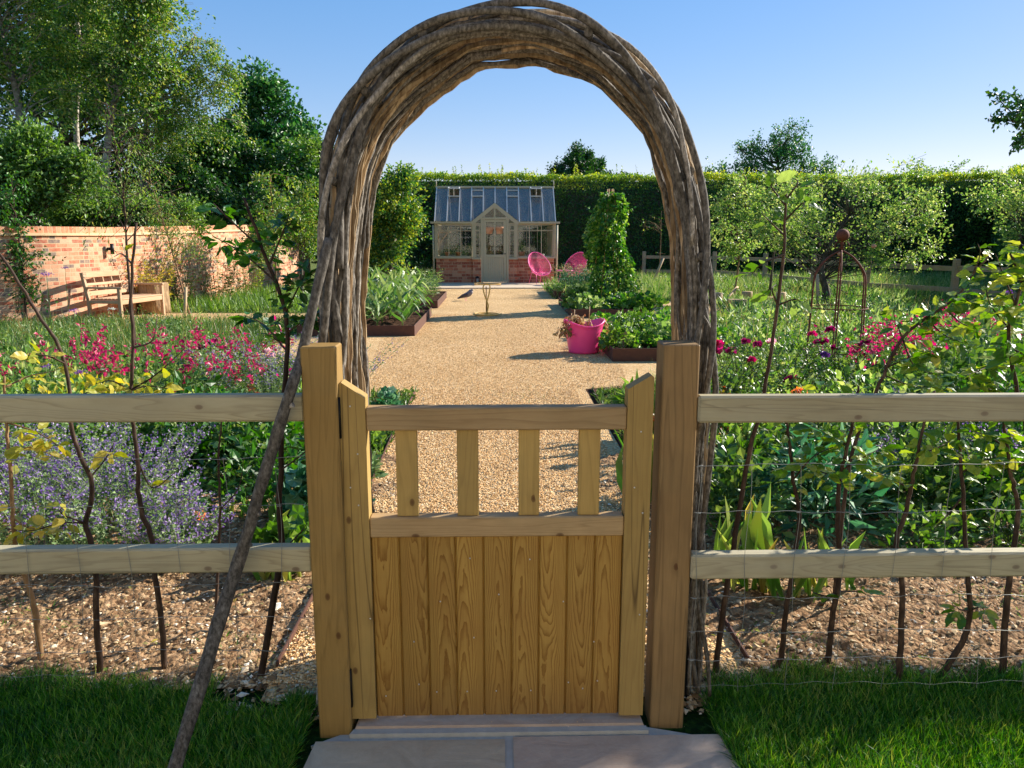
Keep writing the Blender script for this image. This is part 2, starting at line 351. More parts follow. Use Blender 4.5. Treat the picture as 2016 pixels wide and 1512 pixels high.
M['screw'] = simple('bright_screw', '#d8d8d2', .3, .7)
M['rust'] = simple('rusty_steel', '#6b3a26', .8, .2, .3, 60)
M['corten'] = simple('weathered_steel_edging', '#5a3a2c', .75, .15, .35, 20)
M['paint'] = simple('sage_paint', '#b5ab8c', .5, 0, .06, 5)
M['alu'] = simple('pale_glazing_bar', '#cfcac0', .4, 0, .05, 5)
M['pink'] = simple('pink_plastic', '#ff4c94', .38, 0, .05, 3)
M['pinkchair'] = simple('pink_cord', '#ff66a6', .45, 0, .05, 3)
M['yellow'] = simple('yellow_hose', '#e0b45c', .5, 0, .1, 8)
M['terra'] = simple('terracotta', '#c98e6c', .8, 0, .15, 10)
M['black'] = simple('dark_metal', '#1b1a1c', .45, .3)
M['flamp'] = simple('lantern_glass', '#9aa09c', .2)
M['bird'] = simple('grey_feathers', '#75707a', .7, 0, .3, 60)
M['birddark'] = simple('dark_feathers', '#4b474e', .7, 0, .2, 60)
M['white'] = simple('white_glaze', '#dedcd4', .3)
M['glass'] = glass('clear_greenhouse_glass', .025)
M['roofglass'] = glass('roof_glass', .22, (.74, .77, .8, 1), (.66, .6, .54, 1), .2, .40)
M['brickwall'] = brick('garden_wall_brick', ['#bf664a', '#d09070', '#b05a44', '#c87e5e', '#74625e', '#cc9070', '#a2503e', '#d8a284'], '#dcbd98', along='x', mw=.016)
M['soldier'] = brick('wall_coping_brick', ['#d08a66', '#c97753', '#d99a78', '#bd6a4a'], '#e0bd96', .078, .2, 'x', True, .014)
M['creasing'] = simple('pale_stone_course', '#d9b78c', .8, 0, .15, 15)
M['ghbrick'] = brick('greenhouse_brick', ['#a1462f', '#b9684a', '#8c3c2c', '#c27e5e', '#96503c', '#c08a6c'], '#c9a182', .3, .1, mw=.017)
def _gravel():
    t = NT('honey_gravel'); p = t.geo()
    v1 = t.n('TexVoronoi', {'Vector': p, 'Scale': 75.}); v2 = t.n('TexVoronoi', {'Vector': p, 'Scale': 33.})
    c = t.ramp(t.n('SeparateColor', {0: v1.outputs['Color']}).outputs[0], [(0, '#b48c58'), (.25, '#dcb278'), (.6, '#eeca94'), (1, '#fae4ba')])
    c2 = t.ramp(t.n('SeparateColor', {0: v2.outputs['Color']}).outputs[1], [(0, '#b08450'), (.5, '#dcb078'), (1, '#f0d09c')]); c = t.mix(.4, c, c2)
    big = t.noise(p, .8, 3); c = t.mix(t.math('MULTIPLY', t.ramp(big, [(.4, 0.), (.65, 1.)]), .3), c, '#b08450')
    h = t.math('ADD', t.math('MULTIPLY', v1.outputs['Distance'], -1.), t.math('MULTIPLY', t.noise(p, 14, 3), .8))
    return t.done(t.pbr(c, .9, t.bump(h, 1., .02), spec=.15))
M['gravel'] = _gravel()
def _soil(name, cols):
    t = NT(name); p = t.geo(); n1 = t.noise(p, 22, 6, .7); v1 = t.n('TexVoronoi', {'Vector': p, 'Scale': 45.})
    f = t.math('ADD', t.math('MULTIPLY', n1, .7), t.math('MULTIPLY', t.n('SeparateColor', {0: v1.outputs['Color']}).outputs[0], .35))
    c = t.ramp(f, [(.25+.6*i/(len(cols)-1), x) for i, x in enumerate(cols)])
    return t.done(t.pbr(c, .95, t.bump(t.math('ADD', n1, t.math('MULTIPLY', v1.outputs['Distance'], -.6)), 1., .03), spec=.1))
M['soil'] = _soil('stony_soil', ['#5c4430', '#8a6a4c', '#b08e6a', '#d2b48e'])
M['darksoil'] = _soil('bed_soil', ['#2a1c14', '#4a3324', '#6c4e3a'])
M['grassground'] = _soil('rough_grass_ground', ['#3a4a1c', '#586a2c', '#75793f', '#8f8a52'])
M['lawnground'] = _soil('lawn_thatch', ['#0f2208', '#1d3810', '#33501b'])
def _pebble(name, cols):
    t = NT(name); c = t.ramp(t.math('POWER', t.v(), 1.5), [(i/(len(cols)-1), x) for i, x in enumerate(cols)]); nz = t.noise(t.geo(), 120, 3)
    c = t.n('HueSaturation', {'Value': t.math('ADD', t.math('MULTIPLY', nz, .5), .75), 'Color': c}).outputs[0]
    return t.done(t.pbr(c, .85, spec=.2))
M['pebble'] = _pebble('soil_stones', ['#6a543c', '#947855', '#ae926c', '#c4a880', '#d4bc98', '#ece2ce'])
M['gravelstone'] = _pebble('gravel_stones', ['#b48a58', '#d4a870', '#e6be86', '#f0cf9c', '#fae4bc'])
def _slab(name, a, b, cdirt):
    t = NT(name); p = t.geo(); n1 = t.noise(t.map(p, sc=(1, 2.2, 1), rot=(0, 0, .6)), 5, 5, .6, 1.2); n2 = t.noise(p, 60, 4)
    c = t.ramp(n1, [(.3, a), (.7, b)]); c = t.mix(t.math('MULTIPLY', n2, .4), c, cdirt)
    vein = t.ramp(t.math('FRACT', t.math('MULTIPLY', n1, 9.)), [(0, 0.), (.06, 1.), (.12, 0.)]); c = t.mix(t.math('MULTIPLY', vein, .25), c, '#cbbfae')
    return t.done(t.pbr(c, .8, t.bump(t.math('ADD', n1, t.math('MULTIPLY', n2, .2)), .4, .01), spec=.3))
M['slab'] = _slab('buff_sandstone', '#b5a188', '#cfbda2', '#94836e')
M['slab2'] = _slab('pinkish_sandstone', '#b59c88', '#ccb6a2', '#957f70')
M['mortar'] = simple('pale_mortar', '#a9a7a1', .9, 0, .25, 30, .5)
M['patio'] = _slab('pale_patio_stone', '#c9b295', '#dcc9ae', '#b29c80')
# foliage
M['lawn'] = foliage('lawn_grass', ['#10380a', '#1e5410', '#367a1e', '#6ca034', '#aaaa58'], .35)
M['meadow'] = foliage('meadow_grass', ['#3a6426', '#568236', '#7a9c4c', '#a0ac68', '#c4bc8c'], .35, .7)
M['herbgreen'] = foliage('herb_leaves', ['#28481e', '#42662c', '#64823c', '#90a056'], .35)
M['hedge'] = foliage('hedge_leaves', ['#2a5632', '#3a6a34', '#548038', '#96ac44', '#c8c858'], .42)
M['dark'] = foliage('dark_tree_leaves', ['#173a1a', '#234d20', '#366427', '#5a8030'], .28)
M['birchleaf'] = foliage('birch_leaves', ['#244c1e', '#40702a', '#648c3a', '#8fa64c', '#b0aa5c'], .38)
M['ash'] = foliage('ash_leaves', ['#1e4a28', '#2f6632', '#4c8040', '#7ba055'], .3)
M['bright'] = foliage('bright_shrub_leaves', ['#2c4f1e', '#4a722b', '#6d9040', '#9cb465'], .4)
M['yellowleaf'] = foliage('yellowing_leaves', ['#7c8c34', '#a0a440', '#c4b850', '#d8c464'], .45)
M['applelf'] = foliage('apple_leaves', ['#48743a', '#6c9248', '#94ac5c', '#bcc07a'], .45)
M['bean'] = foliage('bean_leaves', ['#1c4718', '#2f6422', '#4d8232', '#76a046', '#a9bb5c'], .4)
M['crop'] = foliage('crop_leaves', ['#355c2a', '#557c3c', '#7d9a55', '#b0bc80'], .4)
M['greyleaf'] = foliage('grey_green_leaves', ['#4a6a3a', '#6c8a52', '#90a86e', '#b4c092'], .3, .75)
M['blueleaf'] = foliage('blue_green_leaves', ['#25543a', '#3e7350', '#64946c', '#93b48e'], .3, .5)
M['irisleaf'] = foliage('iris_leaves', ['#3c6a2c', '#5c8840', '#86a352', '#b0b060', '#a06a38'], .4)
M['hornbeam'] = foliage('hornbeam_leaves', ['#34601e', '#507e2c', '#78983c', '#9eac4a', '#b8b458'], .42, .4)
M['saplingdark'] = foliage('dark_sapling_leaves', ['#1c4416', '#2c5c1e', '#3f7628', '#64903a'], .35, .45)
M['rosered'] = foliage('bronze_rose_leaves', ['#5a2c18', '#86481f', '#6b6a2a', '#a8682c'], .35)
M['magenta'] = foliage('magenta_petals', ['#860c3a', '#b0144a', '#cc2258', '#dc507c'], .35)
M['crimson'] = foliage('crimson_petals', ['#5a0c30', '#80123f', '#9c1a58', '#b32a6c'], .3)
M['lilac'] = foliage('lilac_florets', ['#6a4a8c', '#8668a4', '#a088b8', '#c0acd0'], .35)
M['purple'] = foliage('purple_florets', ['#6a3a8c', '#85509c', '#a070b4'], .35)
M['palepink'] = foliage('pale_pink_petals', ['#e8a8b4', '#f2c4c8', '#f6dcd8'], .4)
M['peach'] = foliage('peach_petals', ['#e88a4c', '#f0a868', '#f6c890'], .4)
M['whitefl'] = foliage('white_florets', ['#d8d8c4', '#ecece0'], .3)
M['straw'] = foliage('dry_stalks', ['#a88a56', '#c4a870', '#d8c08c'], .3)
M['wilt'] = foliage('wilted_leaves', ['#6a4a34', '#94704e', '#8a8a50', '#b0a070'], .3)
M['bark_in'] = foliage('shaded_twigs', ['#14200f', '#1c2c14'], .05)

# ------------------------------------------------------------------ the setting: ground, soil, gravel, paving
def sheet(name, pts, z, m):
    mb = MB(); v = [[x, y, z] for x, y in pts]; mb.add(v, [list(range(len(v)))], 0.5); return struct(mb.build(name, m))
sheet('ground', [(-300, -60), (300, -60), (300, 600), (-300, 600)], -.012, M['grassground'])
sheet('lawn_ground', [(-12, -8), (12, -8), (12, 2.42), (-12, 2.42)], -.004, M['lawnground'])
def hn(x, y):   # uneven clods
    return sum(a*np.sin(x*fx+p)*np.sin(y*fy+q) for a, fx, fy, p, q in ((.010, 9, 11, 1, 2), (.007, 23, 19, 3, 1), (.006, 47, 53, 0, 4), (.004, 90, 83, 2, 2)))
def soil_patch(name, x0, x1, y0, y1, res, amp=1.):
    nx = int((x1-x0)/res); ny = int((y1-y0)/res); X, Y = np.meshgrid(np.linspace(x0, x1, nx), np.linspace(y0, y1, ny))
    Z = .004+amp*(hn(X, Y)+rng.normal(size=X.shape)*.004); e = np.minimum(1, np.minimum(Y-y0, np.minimum(X-x0, x1-X))/.1); Z = Z*e+.002
    i = (np.arange(ny-1)[:, None]*nx+np.arange(nx-1)).ravel(); mb = MB()
    mb.add(np.stack([X, Y, Z], -1).reshape(-1, 3), np.stack([i, i+1, i+nx+1, i+nx], 1), .5, sm=True); return struct(mb.build(name, M['soil']))
soil_patch('soil_strip', -3.4, -.60, 2.38, 5.2, .02)
soil_patch('soil_strip', .60, 3.6, 2.38, 5.2, .02)
sheet('garden_soil', [(-9, 5.15), (-.78, 5.15), (-.78, 7.6), (-9, 7.6)], .002, M['darksoil'])
sheet('garden_soil', [(.9, 5.15), (9, 5.15), (9, 8.0), (.9, 8.0)], .002, M['darksoil'])
sheet('gravel_path', [(-.78, 2.3), (.9, 2.3), (.9, 7.6), (1.6, 7.9), (2.6, 8.6), (3.2, 9.4), (3.4, 12.6), (3.8, 13.6), (4.6, 15), (5.2, 17.0), (7.2, 17.6), (7.0, 18.6), (3.5, 18.8), (1.5, 19.3), (1.5, 23.9), (-2.4, 23.9),
      (-2.4, 15.6), (-7.3, 15.9), (-8.2, 14.4), (-3.2, 13.95), (-3.2, 8.9), (-1.5, 7.6), (-.78, 7.3)], .006, M['gravel'])
sheet('patio', [(-4.6, 23.5), (3.6, 23.5), (3.6, 29.6), (-4.6, 29.6)], .03, M['patio'])
mb = MB()
for i in range(9): box(mb, (-4.6+i*.91, 23.45, .0), (-4.6+i*.91+.9, 24.0, .04), .005)
struct(mb.build('patio_edge', M['patio']))
# stones strewn over soil and gravel
def stones(name, m, P, size, flat=.6):
    n = len(P); t = np.array([[1, 0, 0], [0, 1, 0], [-1, 0, 0], [0, -1, 0], [0, 0, 1], [0, 0, -1]], float); f = np.array([[0, 1, 4], [1, 2, 4], [2, 3, 4], [3, 0, 4], [1, 0, 5], [2, 1, 5], [3, 2, 5], [0, 3, 5]])
    v = t[None]*(1+rng.normal(size=(n, 6, 1))*.25); a = rng.random(n)*6.28; tl = rng.normal(size=n)*.4
    s = size[:, None]*np.stack([.5+rng.random(n)*.25, .35+rng.random(n)*.2, .3*np.ones(n)*flat*1.3], 1); v = v*s[:, None]
    y = v[:, :, 1]*np.cos(tl)[:, None]-v[:, :, 2]*np.sin(tl)[:, None]; z = v[:, :, 1]*np.sin(tl)[:, None]+v[:, :, 2]*np.cos(tl)[:, None]
    x = v[:, :, 0]*np.cos(a)[:, None]-y*np.sin(a)[:, None]; y2 = v[:, :, 0]*np.sin(a)[:, None]+y*np.cos(a)[:, None]
    vv = np.stack([x, y2, z], -1)+P[:, None]; mb = MB(); mb.add(vv.reshape(-1, 3), (f[None]+np.arange(n)[:, None, None]*6).reshape(-1, 3), np.repeat(rng.random(n), 8), sm=False)
    o = stuff(mb.build(name, m)); return o
def U(a, b, n): return a+(b-a)*rng.random(n)
n = 30000; x = np.where(rng.random(n) < .5, U(-2.6, -.60, n), U(.60, 2.8, n)); y = 2.38+rng.random(n)**1.3*2.3
tag(stones('pebbles', M['pebble'], np.stack([x, y, .004+hn(x, y)+.002], 1), rng.lognormal(-4.5, .42, n)), 'pale stones and clods strewn over the soil behind the rails', 'stones')
n = 120000; y = 2.4+rng.random(n)**1.35*13; hw = np.where(y < 7.6, .80, 1.35+(y-7.6)*.1); x = U(-1, 1, n)*hw; kp = ~((y > 9.2) & (x > 1.4)) & ~((y > 11.8) & (x < -1.25)); x = x[kp]; y = y[kp]; n = len(x)
tag(stones('gravel_stones', M['gravelstone'], np.stack([x, y, np.full(n, .010)], 1), U(.006, .014, n)), 'loose honey coloured gravel stones on the garden path', 'gravel')
n = 900; x = np.where(rng.random(n) < .7, -.5-rng.random(n)**1.5*.45, U(.56, .72, n)); y = U(2.2, 2.55, n)
tag(stones('edge_pebbles', M['pebble'], np.stack([x, y, np.full(n, .008)], 1), rng.lognormal(-4.2, .4, n)), 'small stones scattered where lawn meets soil beside the gate posts', 'stones')
# unseen building and pale paving, added behind the viewpoint to bounce warm sunlight
hs_ = thing('reflector_house', 'unseen cream building added behind the viewpoint to bounce sunlight onto the gate', 'reflector_house', (0, -4.5, 0)); mb = MB(); box(mb, (-9, -10, -.1), (9, -4.5, 6.2)); mb.build('wall', simple('cream_render', '#cfc8b4', .9, 0, .05, 8), hs_)
mb = MB(); prism(mb, [(-10.4, 6.2), (-4.2, 6.2), (-7.3, 9.2)], -9.4, 9.4, 0); mb.build('roof', simple('roof_tiles', '#7a4a38', .9, 0, .2, 10), hs_)
for x in (-6, -2.2, 2.6, 6.2):
    for z in (.9, 3.7):
        mb = MB(); box(mb, (x-.5, -4.52, z), (x+.5, -4.46, z+1.4), .01); w_ = mb.build('window', simple('window_frame_white', '#e6e2d8', .5), hs_); mb = MB()
        for dx in (-.45, .02):
            for dz in (.05, .72): box(mb, (x+dx, -4.458, z+dz), (x+dx+.43, -4.452, z+dz+.63))
        mb.build('pane', simple('dark_window_glass', '#20242a', .05), w_)
sheet('reflector_terrace', [(-9, -4.5), (9, -4.5), (9, -.4), (-9, -.4)], .004, M['patio'])  # unseen pale paving, added to throw sunlight back at the gate
# paving before and under the gate
def slab(name, poly, z0, z1, m):
    mb = MB(); prism(mb, poly, z0, z1-.006); c = np.mean(poly, 0); p2 = [tuple(c+(np.array(p)-c)*.992) for p in poly]; prism(mb, p2, z1-.007, z1); return struct(mb.build(name, m))
slab('paving_slab', [(-.62, 1.1), (.024, 1.1), (.024, 2.085), (-.55, 2.085)], -.05, .012, M['slab'])
slab('paving_slab', [(.044, 1.1), (.78, 1.1), (.68, 2.095), (.044, 2.095)], -.05, .012, M['slab2'])
slab('threshold_slab', [(-.437, 2.125), (.452, 2.125), (.44, 2.30), (-.425, 2.30)], -.05, .03, M['slab2'])
mb = MB(); prism(mb, [(-.56, 2.07), (.66, 2.08), (.462, 2.14), (-.45, 2.14)], -.04, .006); prism(mb, [(-.45, 2.1), (.462, 2.1), (.458, 2.124), (-.44, 2.124)], .0, .022)
prism(mb, [(.02, 1.1), (.048, 1.1), (.048, 2.1), (.02, 2.1)], -.04, .008)
struct(mb.build('mortar_joint', M['mortar']))

# ------------------------------------------------------------------ gate posts, gate, rail fences
def post(label, x0, x1, y0, y1, z1, m):
    t = thing('gate_post', label, 'post', ((x0+x1)/2, (y0+y1)/2, 0), 'gate posts'); mb = MB(); box(mb, (x0, y0, -.2), (x1, y1, z1), .004); mb.build('shaft', m, t); return t
LP0, LP1, RP0, RP1 = -.545, -.447, .476, .580
post('squared timber gate post left of the gate, beside the leaning branch', LP0, LP1, 2.12, 2.215, 1.205, M['postwood'])
post('squared brown gate post right of the gate, with rust coloured knots', RP0, RP1, 2.145, 2.245, 1.205, M['postwood2'])
GY = 2.142
gate = thing('garden_gate', 'low wooden gate with four open slats above a boarded panel', 'gate', (0, GY, 0))
for sd in (0, 1):
    mb = MB(); a = at(672, 900, GY)[0] if sd == 0 else at(1233, 900, GY)[0]; b = at(722, 900, GY)[0] if sd == 0 else at(1283, 900, GY)[0]
    zl, zr = (at(672, 755, GY)[2], at(722, 785, GY)[2]) if sd == 0 else (at(1233, 768, GY)[2], at(1283, 741, GY)[2])
    pts = [(a, .045), (b, .045), (b, zr), (b-.006 if sd == 0 else b-.008, zr+.003), (a+.009 if sd == 0 else a, zl+.001), (a, zl-.004 if sd == 0 else zl)]
    prism(mb, [(a, .045), (b, .045), (b, zr-.003*sd), (b-.007 if sd else b-.001, zr+.003), (a+.007 if not sd else a+.001, zl+.003), (a, zl-.003*(1-sd))], GY, GY+.055, 1)
    st = mb.build('stile', M['gatewood'], gate)
    if sd == 0: SL1 = b
    else: SR0 = a
zt = lambda y: at(980, y, GY)[2]
mb = MB(); box(mb, (SL1, GY+.003, zt(848)), (SR0, GY+.05, zt(803)), .004); mb.build('top_rail', M['railwood'], gate)
mb = MB(); box(mb, (SL1, GY+.003, zt(1058)), (SR0, GY+.05, zt(1019)), .004); mb.build('middle_rail', M['railwood'], gate)
for x0, x1 in ((780, 822), (900, 942), (1021, 1062), (1139, 1181)):
    mb = MB(); box(mb, (at(x0, 930, GY+.015)[0], GY+.016, zt(1019)+.0), (at(x1, 930, GY+.015)[0], GY+.036, zt(848)), .002); mb.build('slat', M['gatewood'], gate)
mb = MB(); nb = 9; wb = (SR0-SL1)/nb; ztp = zt(1058)
def cathedral():
    t = NT('panel_board_wood'); co = t.co(); X, Y, Z = t.n('SeparateXYZ', {0: co}).outputs; v = t.v()
    u = t.math('SUBTRACT', t.math('FRACT', t.math('DIVIDE', t.math('SUBTRACT', X, SL1), wb)), .5); u = t.math('ADD', u, t.math('MULTIPLY', t.math('SUBTRACT', v, .5), .5))
    off = t.n('CombineXYZ', {0: t.math('MULTIPLY', v, 3.7), 1: 0., 2: t.math('MULTIPLY', v, 7.9)}).outputs[0]; p = t.n('VectorMath', {0: co, 1: off}, operation='ADD').outputs[0]
    sg = t.math('SUBTRACT', t.math('MULTIPLY', t.math('GREATER_THAN', t.math('FRACT', t.math('MULTIPLY', v, 7.)), .45), 2.), 1.)
    nz = t.noise(t.map(p, sc=(1, 1, .16)), 14, 3, .5, .3); n2 = t.noise(t.map(p, sc=(1, 1, .5)), 70, 2)
    f = t.math('ADD', t.math('MULTIPLY', t.math('MULTIPLY', u, u), 3.6), t.math('ADD', t.math('MULTIPLY', t.math('MULTIPLY', Z, sg), 1.5), t.math('ADD', t.math('MULTIPLY', nz, 1.6), t.math('MULTIPLY', n2, .10))))
    r = t.math('FRACT', t.math('MULTIPLY', f, 5.2)); line = t.ramp(r, [(0, .05), (.5, .15), (.8, .75), (.93, 1.), (1, .05)])
    fine = t.noise(t.map(p, sc=(1, 1, .03)), 190, 3, .7); g = t.math('ADD', t.math('MULTIPLY', line, .75), t.math('MULTIPLY', t.math('SUBTRACT', fine, .35), .6))
    c = t.ramp(g, [(.05, '#ac8844'), (.95, '#7a5218')]); c = t.n('HueSaturation', {'Value': t.math('ADD', t.math('MULTIPLY', v, .22), .88), 'Color': c}).outputs[0]
    big = t.noise(p, 6, 3); c = t.mix(t.math('MULTIPLY', t.ramp(big, [(.4, 0.), (.7, 1.)]), .3), c, '#8a5c28')
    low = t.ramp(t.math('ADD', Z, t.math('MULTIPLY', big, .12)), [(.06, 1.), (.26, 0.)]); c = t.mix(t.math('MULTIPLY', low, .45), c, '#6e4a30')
    return t.done(t.pbr(c, .6, t.bump(g, .3, .0015), spec=.3))
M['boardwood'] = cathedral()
for i in range(nb):
    a = SL1+i*wb; b = a+wb; rv = rng.random()
    v = [(a, GY+.021), (a+.0045, GY+.014), (b-.0045, GY+.014), (b, GY+.021), (b, GY+.032), (a, GY+.032)]
    prism(mb, v, .044, ztp, 2)
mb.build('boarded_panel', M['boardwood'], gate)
mb = MB()
for (px, py) in ((925, 1099), (1043, 1101), (867, 1184), (982, 1170), (1109, 1184), (815, 1263), (933, 1255), (1169, 1263), (760, 1370), (825, 1347), (860, 1362), (920, 1361), (977, 1360), (1045, 1359), (1119, 1343), (1176, 1340), (1147, 1355), (1225, 1340)):
    p = at(px, py, GY+.013); lathe(mb, [(0, 0), (.0022, 0), (.0022, .002), (0, .002)], (0, 0, 0), 8)
    V = mb.V[-1]; mb.V[-1] = np.stack([V[:, 0], -V[:, 2], V[:, 1]], 1)+p; mb.build('screw_head', M['screw'], gate); mb = MB()
for (px, py) in ((689, 800), (704, 894), (690, 960), (706, 995), (729, 1218), (1262, 850), (1249, 960), (1265, 1010), (1259, 1210)):
    p = at(px, py, GY-.0005); lathe(mb, [(0, 0), (.0025, 0), (.0025, .001), (0, .001)], (0, 0, 0), 8)
    V = mb.V[-1]; mb.V[-1] = np.stack([V[:, 0], -V[:, 2], V[:, 1]], 1)+p; mb.build('screw_head', M['screw'], gate); mb = MB()
for (y0, y1) in ((780, 860), (1312, 1385)):
    mb = MB(); z0, z1 = at(690, y1, 2.15)[2], at(690, y0, 2.15)[2]; gx = (LP1+at(672, 900, GY)[0])/2
    box(mb, (LP1, 2.136, z0), (at(672, 900, GY)[0], 2.139, z1), .0005); tube(mb, [(gx, 2.134, z0), (gx, 2.134, z1)], .0055, 8); mb.build('hinge', M['iron'], gate)
def rail(mb, x0, x1, y0, y1, za, zb, tilt=0.):
    box(mb, (x0, y0, za), (x1, y1, zb), .006)
for side in (0, 1):
    x0, x1 = ((-2.9, LP0) if side == 0 else (RP1, 2.95))
    fn = thing('rail_fence', ('two rail timber fence with wire mesh, left of the gate', 'two rail timber fence with wire mesh, right of the gate')[side], 'fence', ((x0+x1)/2, 2.16, 0))
    mb = MB(); rail(mb, x0, x1, 2.135, 2.175, at(300 if side == 0 else 1700, 832, 2.135)[2], at(300 if side == 0 else 1700, 779, 2.135)[2]); mb.build('rail', M['fencewood'], fn)
    mb = MB(); rail(mb, x0, x1, 2.135, 2.18, at(300 if side == 0 else 1700, 1130 if side == 0 else 1139, 2.135)[2], at(300 if side == 0 else 1700, 1081 if side == 0 else 1091, 2.135)[2]); mb.build('rail', M['fencewood'], fn)
    mb = MB(); xs = -2.2 if side == 0 else 2.25; box(mb, (xs-.05, 2.177, -.2), (xs+.05, 2.27, 1.17), .004); mb.build('fence_post', M['fencewood'], fn)
    mb = MB(); zs = [at(0 if side == 0 else 1700, y, 2.13)[2] for y in ((905, 1000, 1155, 1220, 1285, 1330) if side == 0 else (915, 1008, 1175, 1242, 1296, 1345))]
    for k, z in enumerate(zs):
        xx = np.linspace(x0, x1, 90); zz = z+.004*np.sin(xx*9+k)+.0025*np.sin(xx*43+2*k); yy = 2.131-.002*np.sin(xx*43)
        tube(mb, np.stack([xx, yy, zz], 1), .0009 if k < 5 else .0005, 4, cap=False)
    xv = x0+.05 if side == 0 else x0+.012
    k = 0
    while xv < x1:
        zz = np.linspace(zs[-1]-.02, zs[0], 30); tube(mb, np.stack([xv+.004*np.sin(zz*17+k), np.full(30, 2.1285), zz], 1), .0008, 4, cap=False)
        for z in zs[:-1]: tube(mb, np.array([[xv-.006, 2.1295, z], [xv, 2.1265, z+.001], [xv+.006, 2.1295, z]]), .0016, 4, cap=False)
        xv += .148; k += 1
    stuffy = mb.build('wire_mesh', M['galv'], fn)
# thin dark steel stake behind the right post
mb = MB(); box(mb, (.618, 2.30, -.1), (.643, 2.325, 1.0), .003); o = mb.build('steel_stake', M['black'], origin=(.63, 2.31, 0)); tag(o, 'thin black steel stake standing just behind the right gate post', 'stake')
# steel edging of the path
for side, pts in ((0, [(-.78, 2.5), (-.77, 4.3), (-.80, 5.75), (-.80, 7.4)]), (1, [(.9, 2.5), (.90, 5.0), (.93, 5.9), (.97, 7.6)])):
    mb = MB()
    for a, b in zip(pts[:-1], pts[1:]):
        d = unit(np.array(b)-np.array(a)); nn = np.array([-d[1], d[0]])*.003; a = np.array(a); b = np.array(b)
        prism(mb, [tuple(a-nn), tuple(b-nn), tuple(b+nn), tuple(a+nn)], -.05, .03)
    o = mb.build('path_edging', M['corten'], origin=(*pts[1], 0)); tag(o, ('rusty steel strip edging the left side of the gravel path', 'rusty steel strip edging the right side of the gravel path')[side], 'edging')

# ------------------------------------------------------------------ woven hazel arch
arch = thing('woven_arch', 'tall arch woven from bent hazel rods over the garden gate', 'arch', (.05, 2.4, 0))
YF, YB = 2.26, 2.66
outer = [(648, 1400), (648, 1200), (646, 900), (646, 760), (650, 660), (648, 500), (654, 380), (680, 255), (728, 168), (796, 98), (868, 54), (940, 34), (1010, 28), (1085, 37), (1162, 68), (1241, 124), (1306, 205), (1344, 300), (1368, 400), (1379, 520), (1385, 640), (1386, 760), (1384, 900), (1382, 1200), (1380, 1400)]
inner = [(738, 1250), (734, 1080), (730, 900), (722, 790), (711, 680), (708, 600), (714, 480), (738, 350), (770, 275), (830, 205), (884, 160), (938, 128), (1000, 122), (1062, 118), (1120, 140), (1182, 165), (1232, 215), (1274, 266), (1300, 330), (1316, 378), (1330, 470), (1334, 600), (1332, 740), (1318, 900), (1292, 1250)]
def dens(P, n, straight):
    P = np.array(P)
    if straight:
        seg = np.concatenate([[0], np.cumsum(np.linalg.norm(np.diff(P, axis=0), axis=1))]); t = np.linspace(0, seg[-1], n); return np.stack([np.interp(t, seg, P[:, k]) for k in range(3)], 1)
    Q = spline(P, 400); return dens(Q, n, True)
OF = [at(x, y, YF) for x, y in outer]; IB = [at(x, y, YB) for x, y in inner]
OF[0][2] = 0; OF[-1][2] = 0; IB[0][2] = 0; IB[-1][2] = 0
NS = 140
FO = dens(OF, NS, False); 
IBk = [IB[i] for i in (0, 2, 4, 5, 7, 8, 9, 11, 13, 15, 17, 19, 20, 22, 23, 24)]; BI = dens(IBk, NS, True)*.75+dens(IB, NS, False)*.25
cen = np.array([.05, 2.4, 1.2])
def outward(P):   # in the plane of the arch
    T = np.gradient(P, axis=0); T[:, 1] = 0; T = unit(T); return np.stack([-T[:, 2], np.zeros(len(P)), T[:, 0]], 1)
tt = np.linspace(0, 1, NS)
def archpath(s, rad=0.): 
    P = FO*(1-s)+BI*s; return P+outward(P)*rad
nr = 0; wk = MB(); wb_ = MB()
def waves(k0, k1, amp): return amp*(np.sin(tt*rng.uniform(k0, k1)*6.28+rng.random()*6.28)+.5*np.sin(tt*rng.uniform(k0, k1)*2.1*6.28+rng.random()*6.28))
for i in range(96):      # split and thin rods lying close together in three layers through the depth
    s = .05+.95*((i+.5)/96)+rng.normal()*.006
    P = archpath(s, (-.004, .011, .027)[i % 3]+rng.normal()*.003); P = P+outward(P)*waves(4, 8, .0065)[:, None]; P[:, 1] += waves(3, 7, .014)
    a = 0 if rng.random() < .5 else rng.uniform(0, .6); b = 1 if rng.random() < .5 else min(1, a+rng.uniform(.3, .7)); ia, ib = int(a*(NS-1)), int(b*(NS-1))
    if ib-ia < 8: continue
    r = rng.uniform(.0048, .0088); rr = np.linspace(r, r*.75, ib-ia)*(1+.10*np.sin(np.arange(ib-ia)*1.3+i)+.06*rng.normal(size=ib-ia))
    P = P[ia:ib]+rng.normal(size=(ib-ia, 3))*.0014
    if rng.random() < .55: tube(wk, P, rr, 5, sm=False, ell=(1.25, .75))
    else: tube(wb_, P, rr, 7)
wk.build('split_rods', M['split'], arch); wb_.build('bark_rods', M['rodbark'], arch)
def thick(s, rad, amp, kk, ph, r, a=0., b=1., dy=.02):
    mb = MB(); P = archpath(s, rad); P = P+outward(P)*(amp*np.sin(tt*kk*6.28+ph)+.004*np.sin(tt*55+ph))[:, None]; P[:, 1] += (.026 if amp > .025 else dy)*np.cos(tt*kk*6.28+ph)-(.012 if amp > .025 else 0); ia, ib = int(a*(NS-1)), int(b*(NS-1))
    L = ib-ia; rr = np.interp(np.arange(L), [0, L*.1, L*.8, L], [r, r*1.1, r*.8, r*.6])*(1+.06*np.sin(np.arange(L)*.9))
    tube(mb, P[ia:ib], rr, 9); mb.build('bent_rod', M['rodbark'], arch)
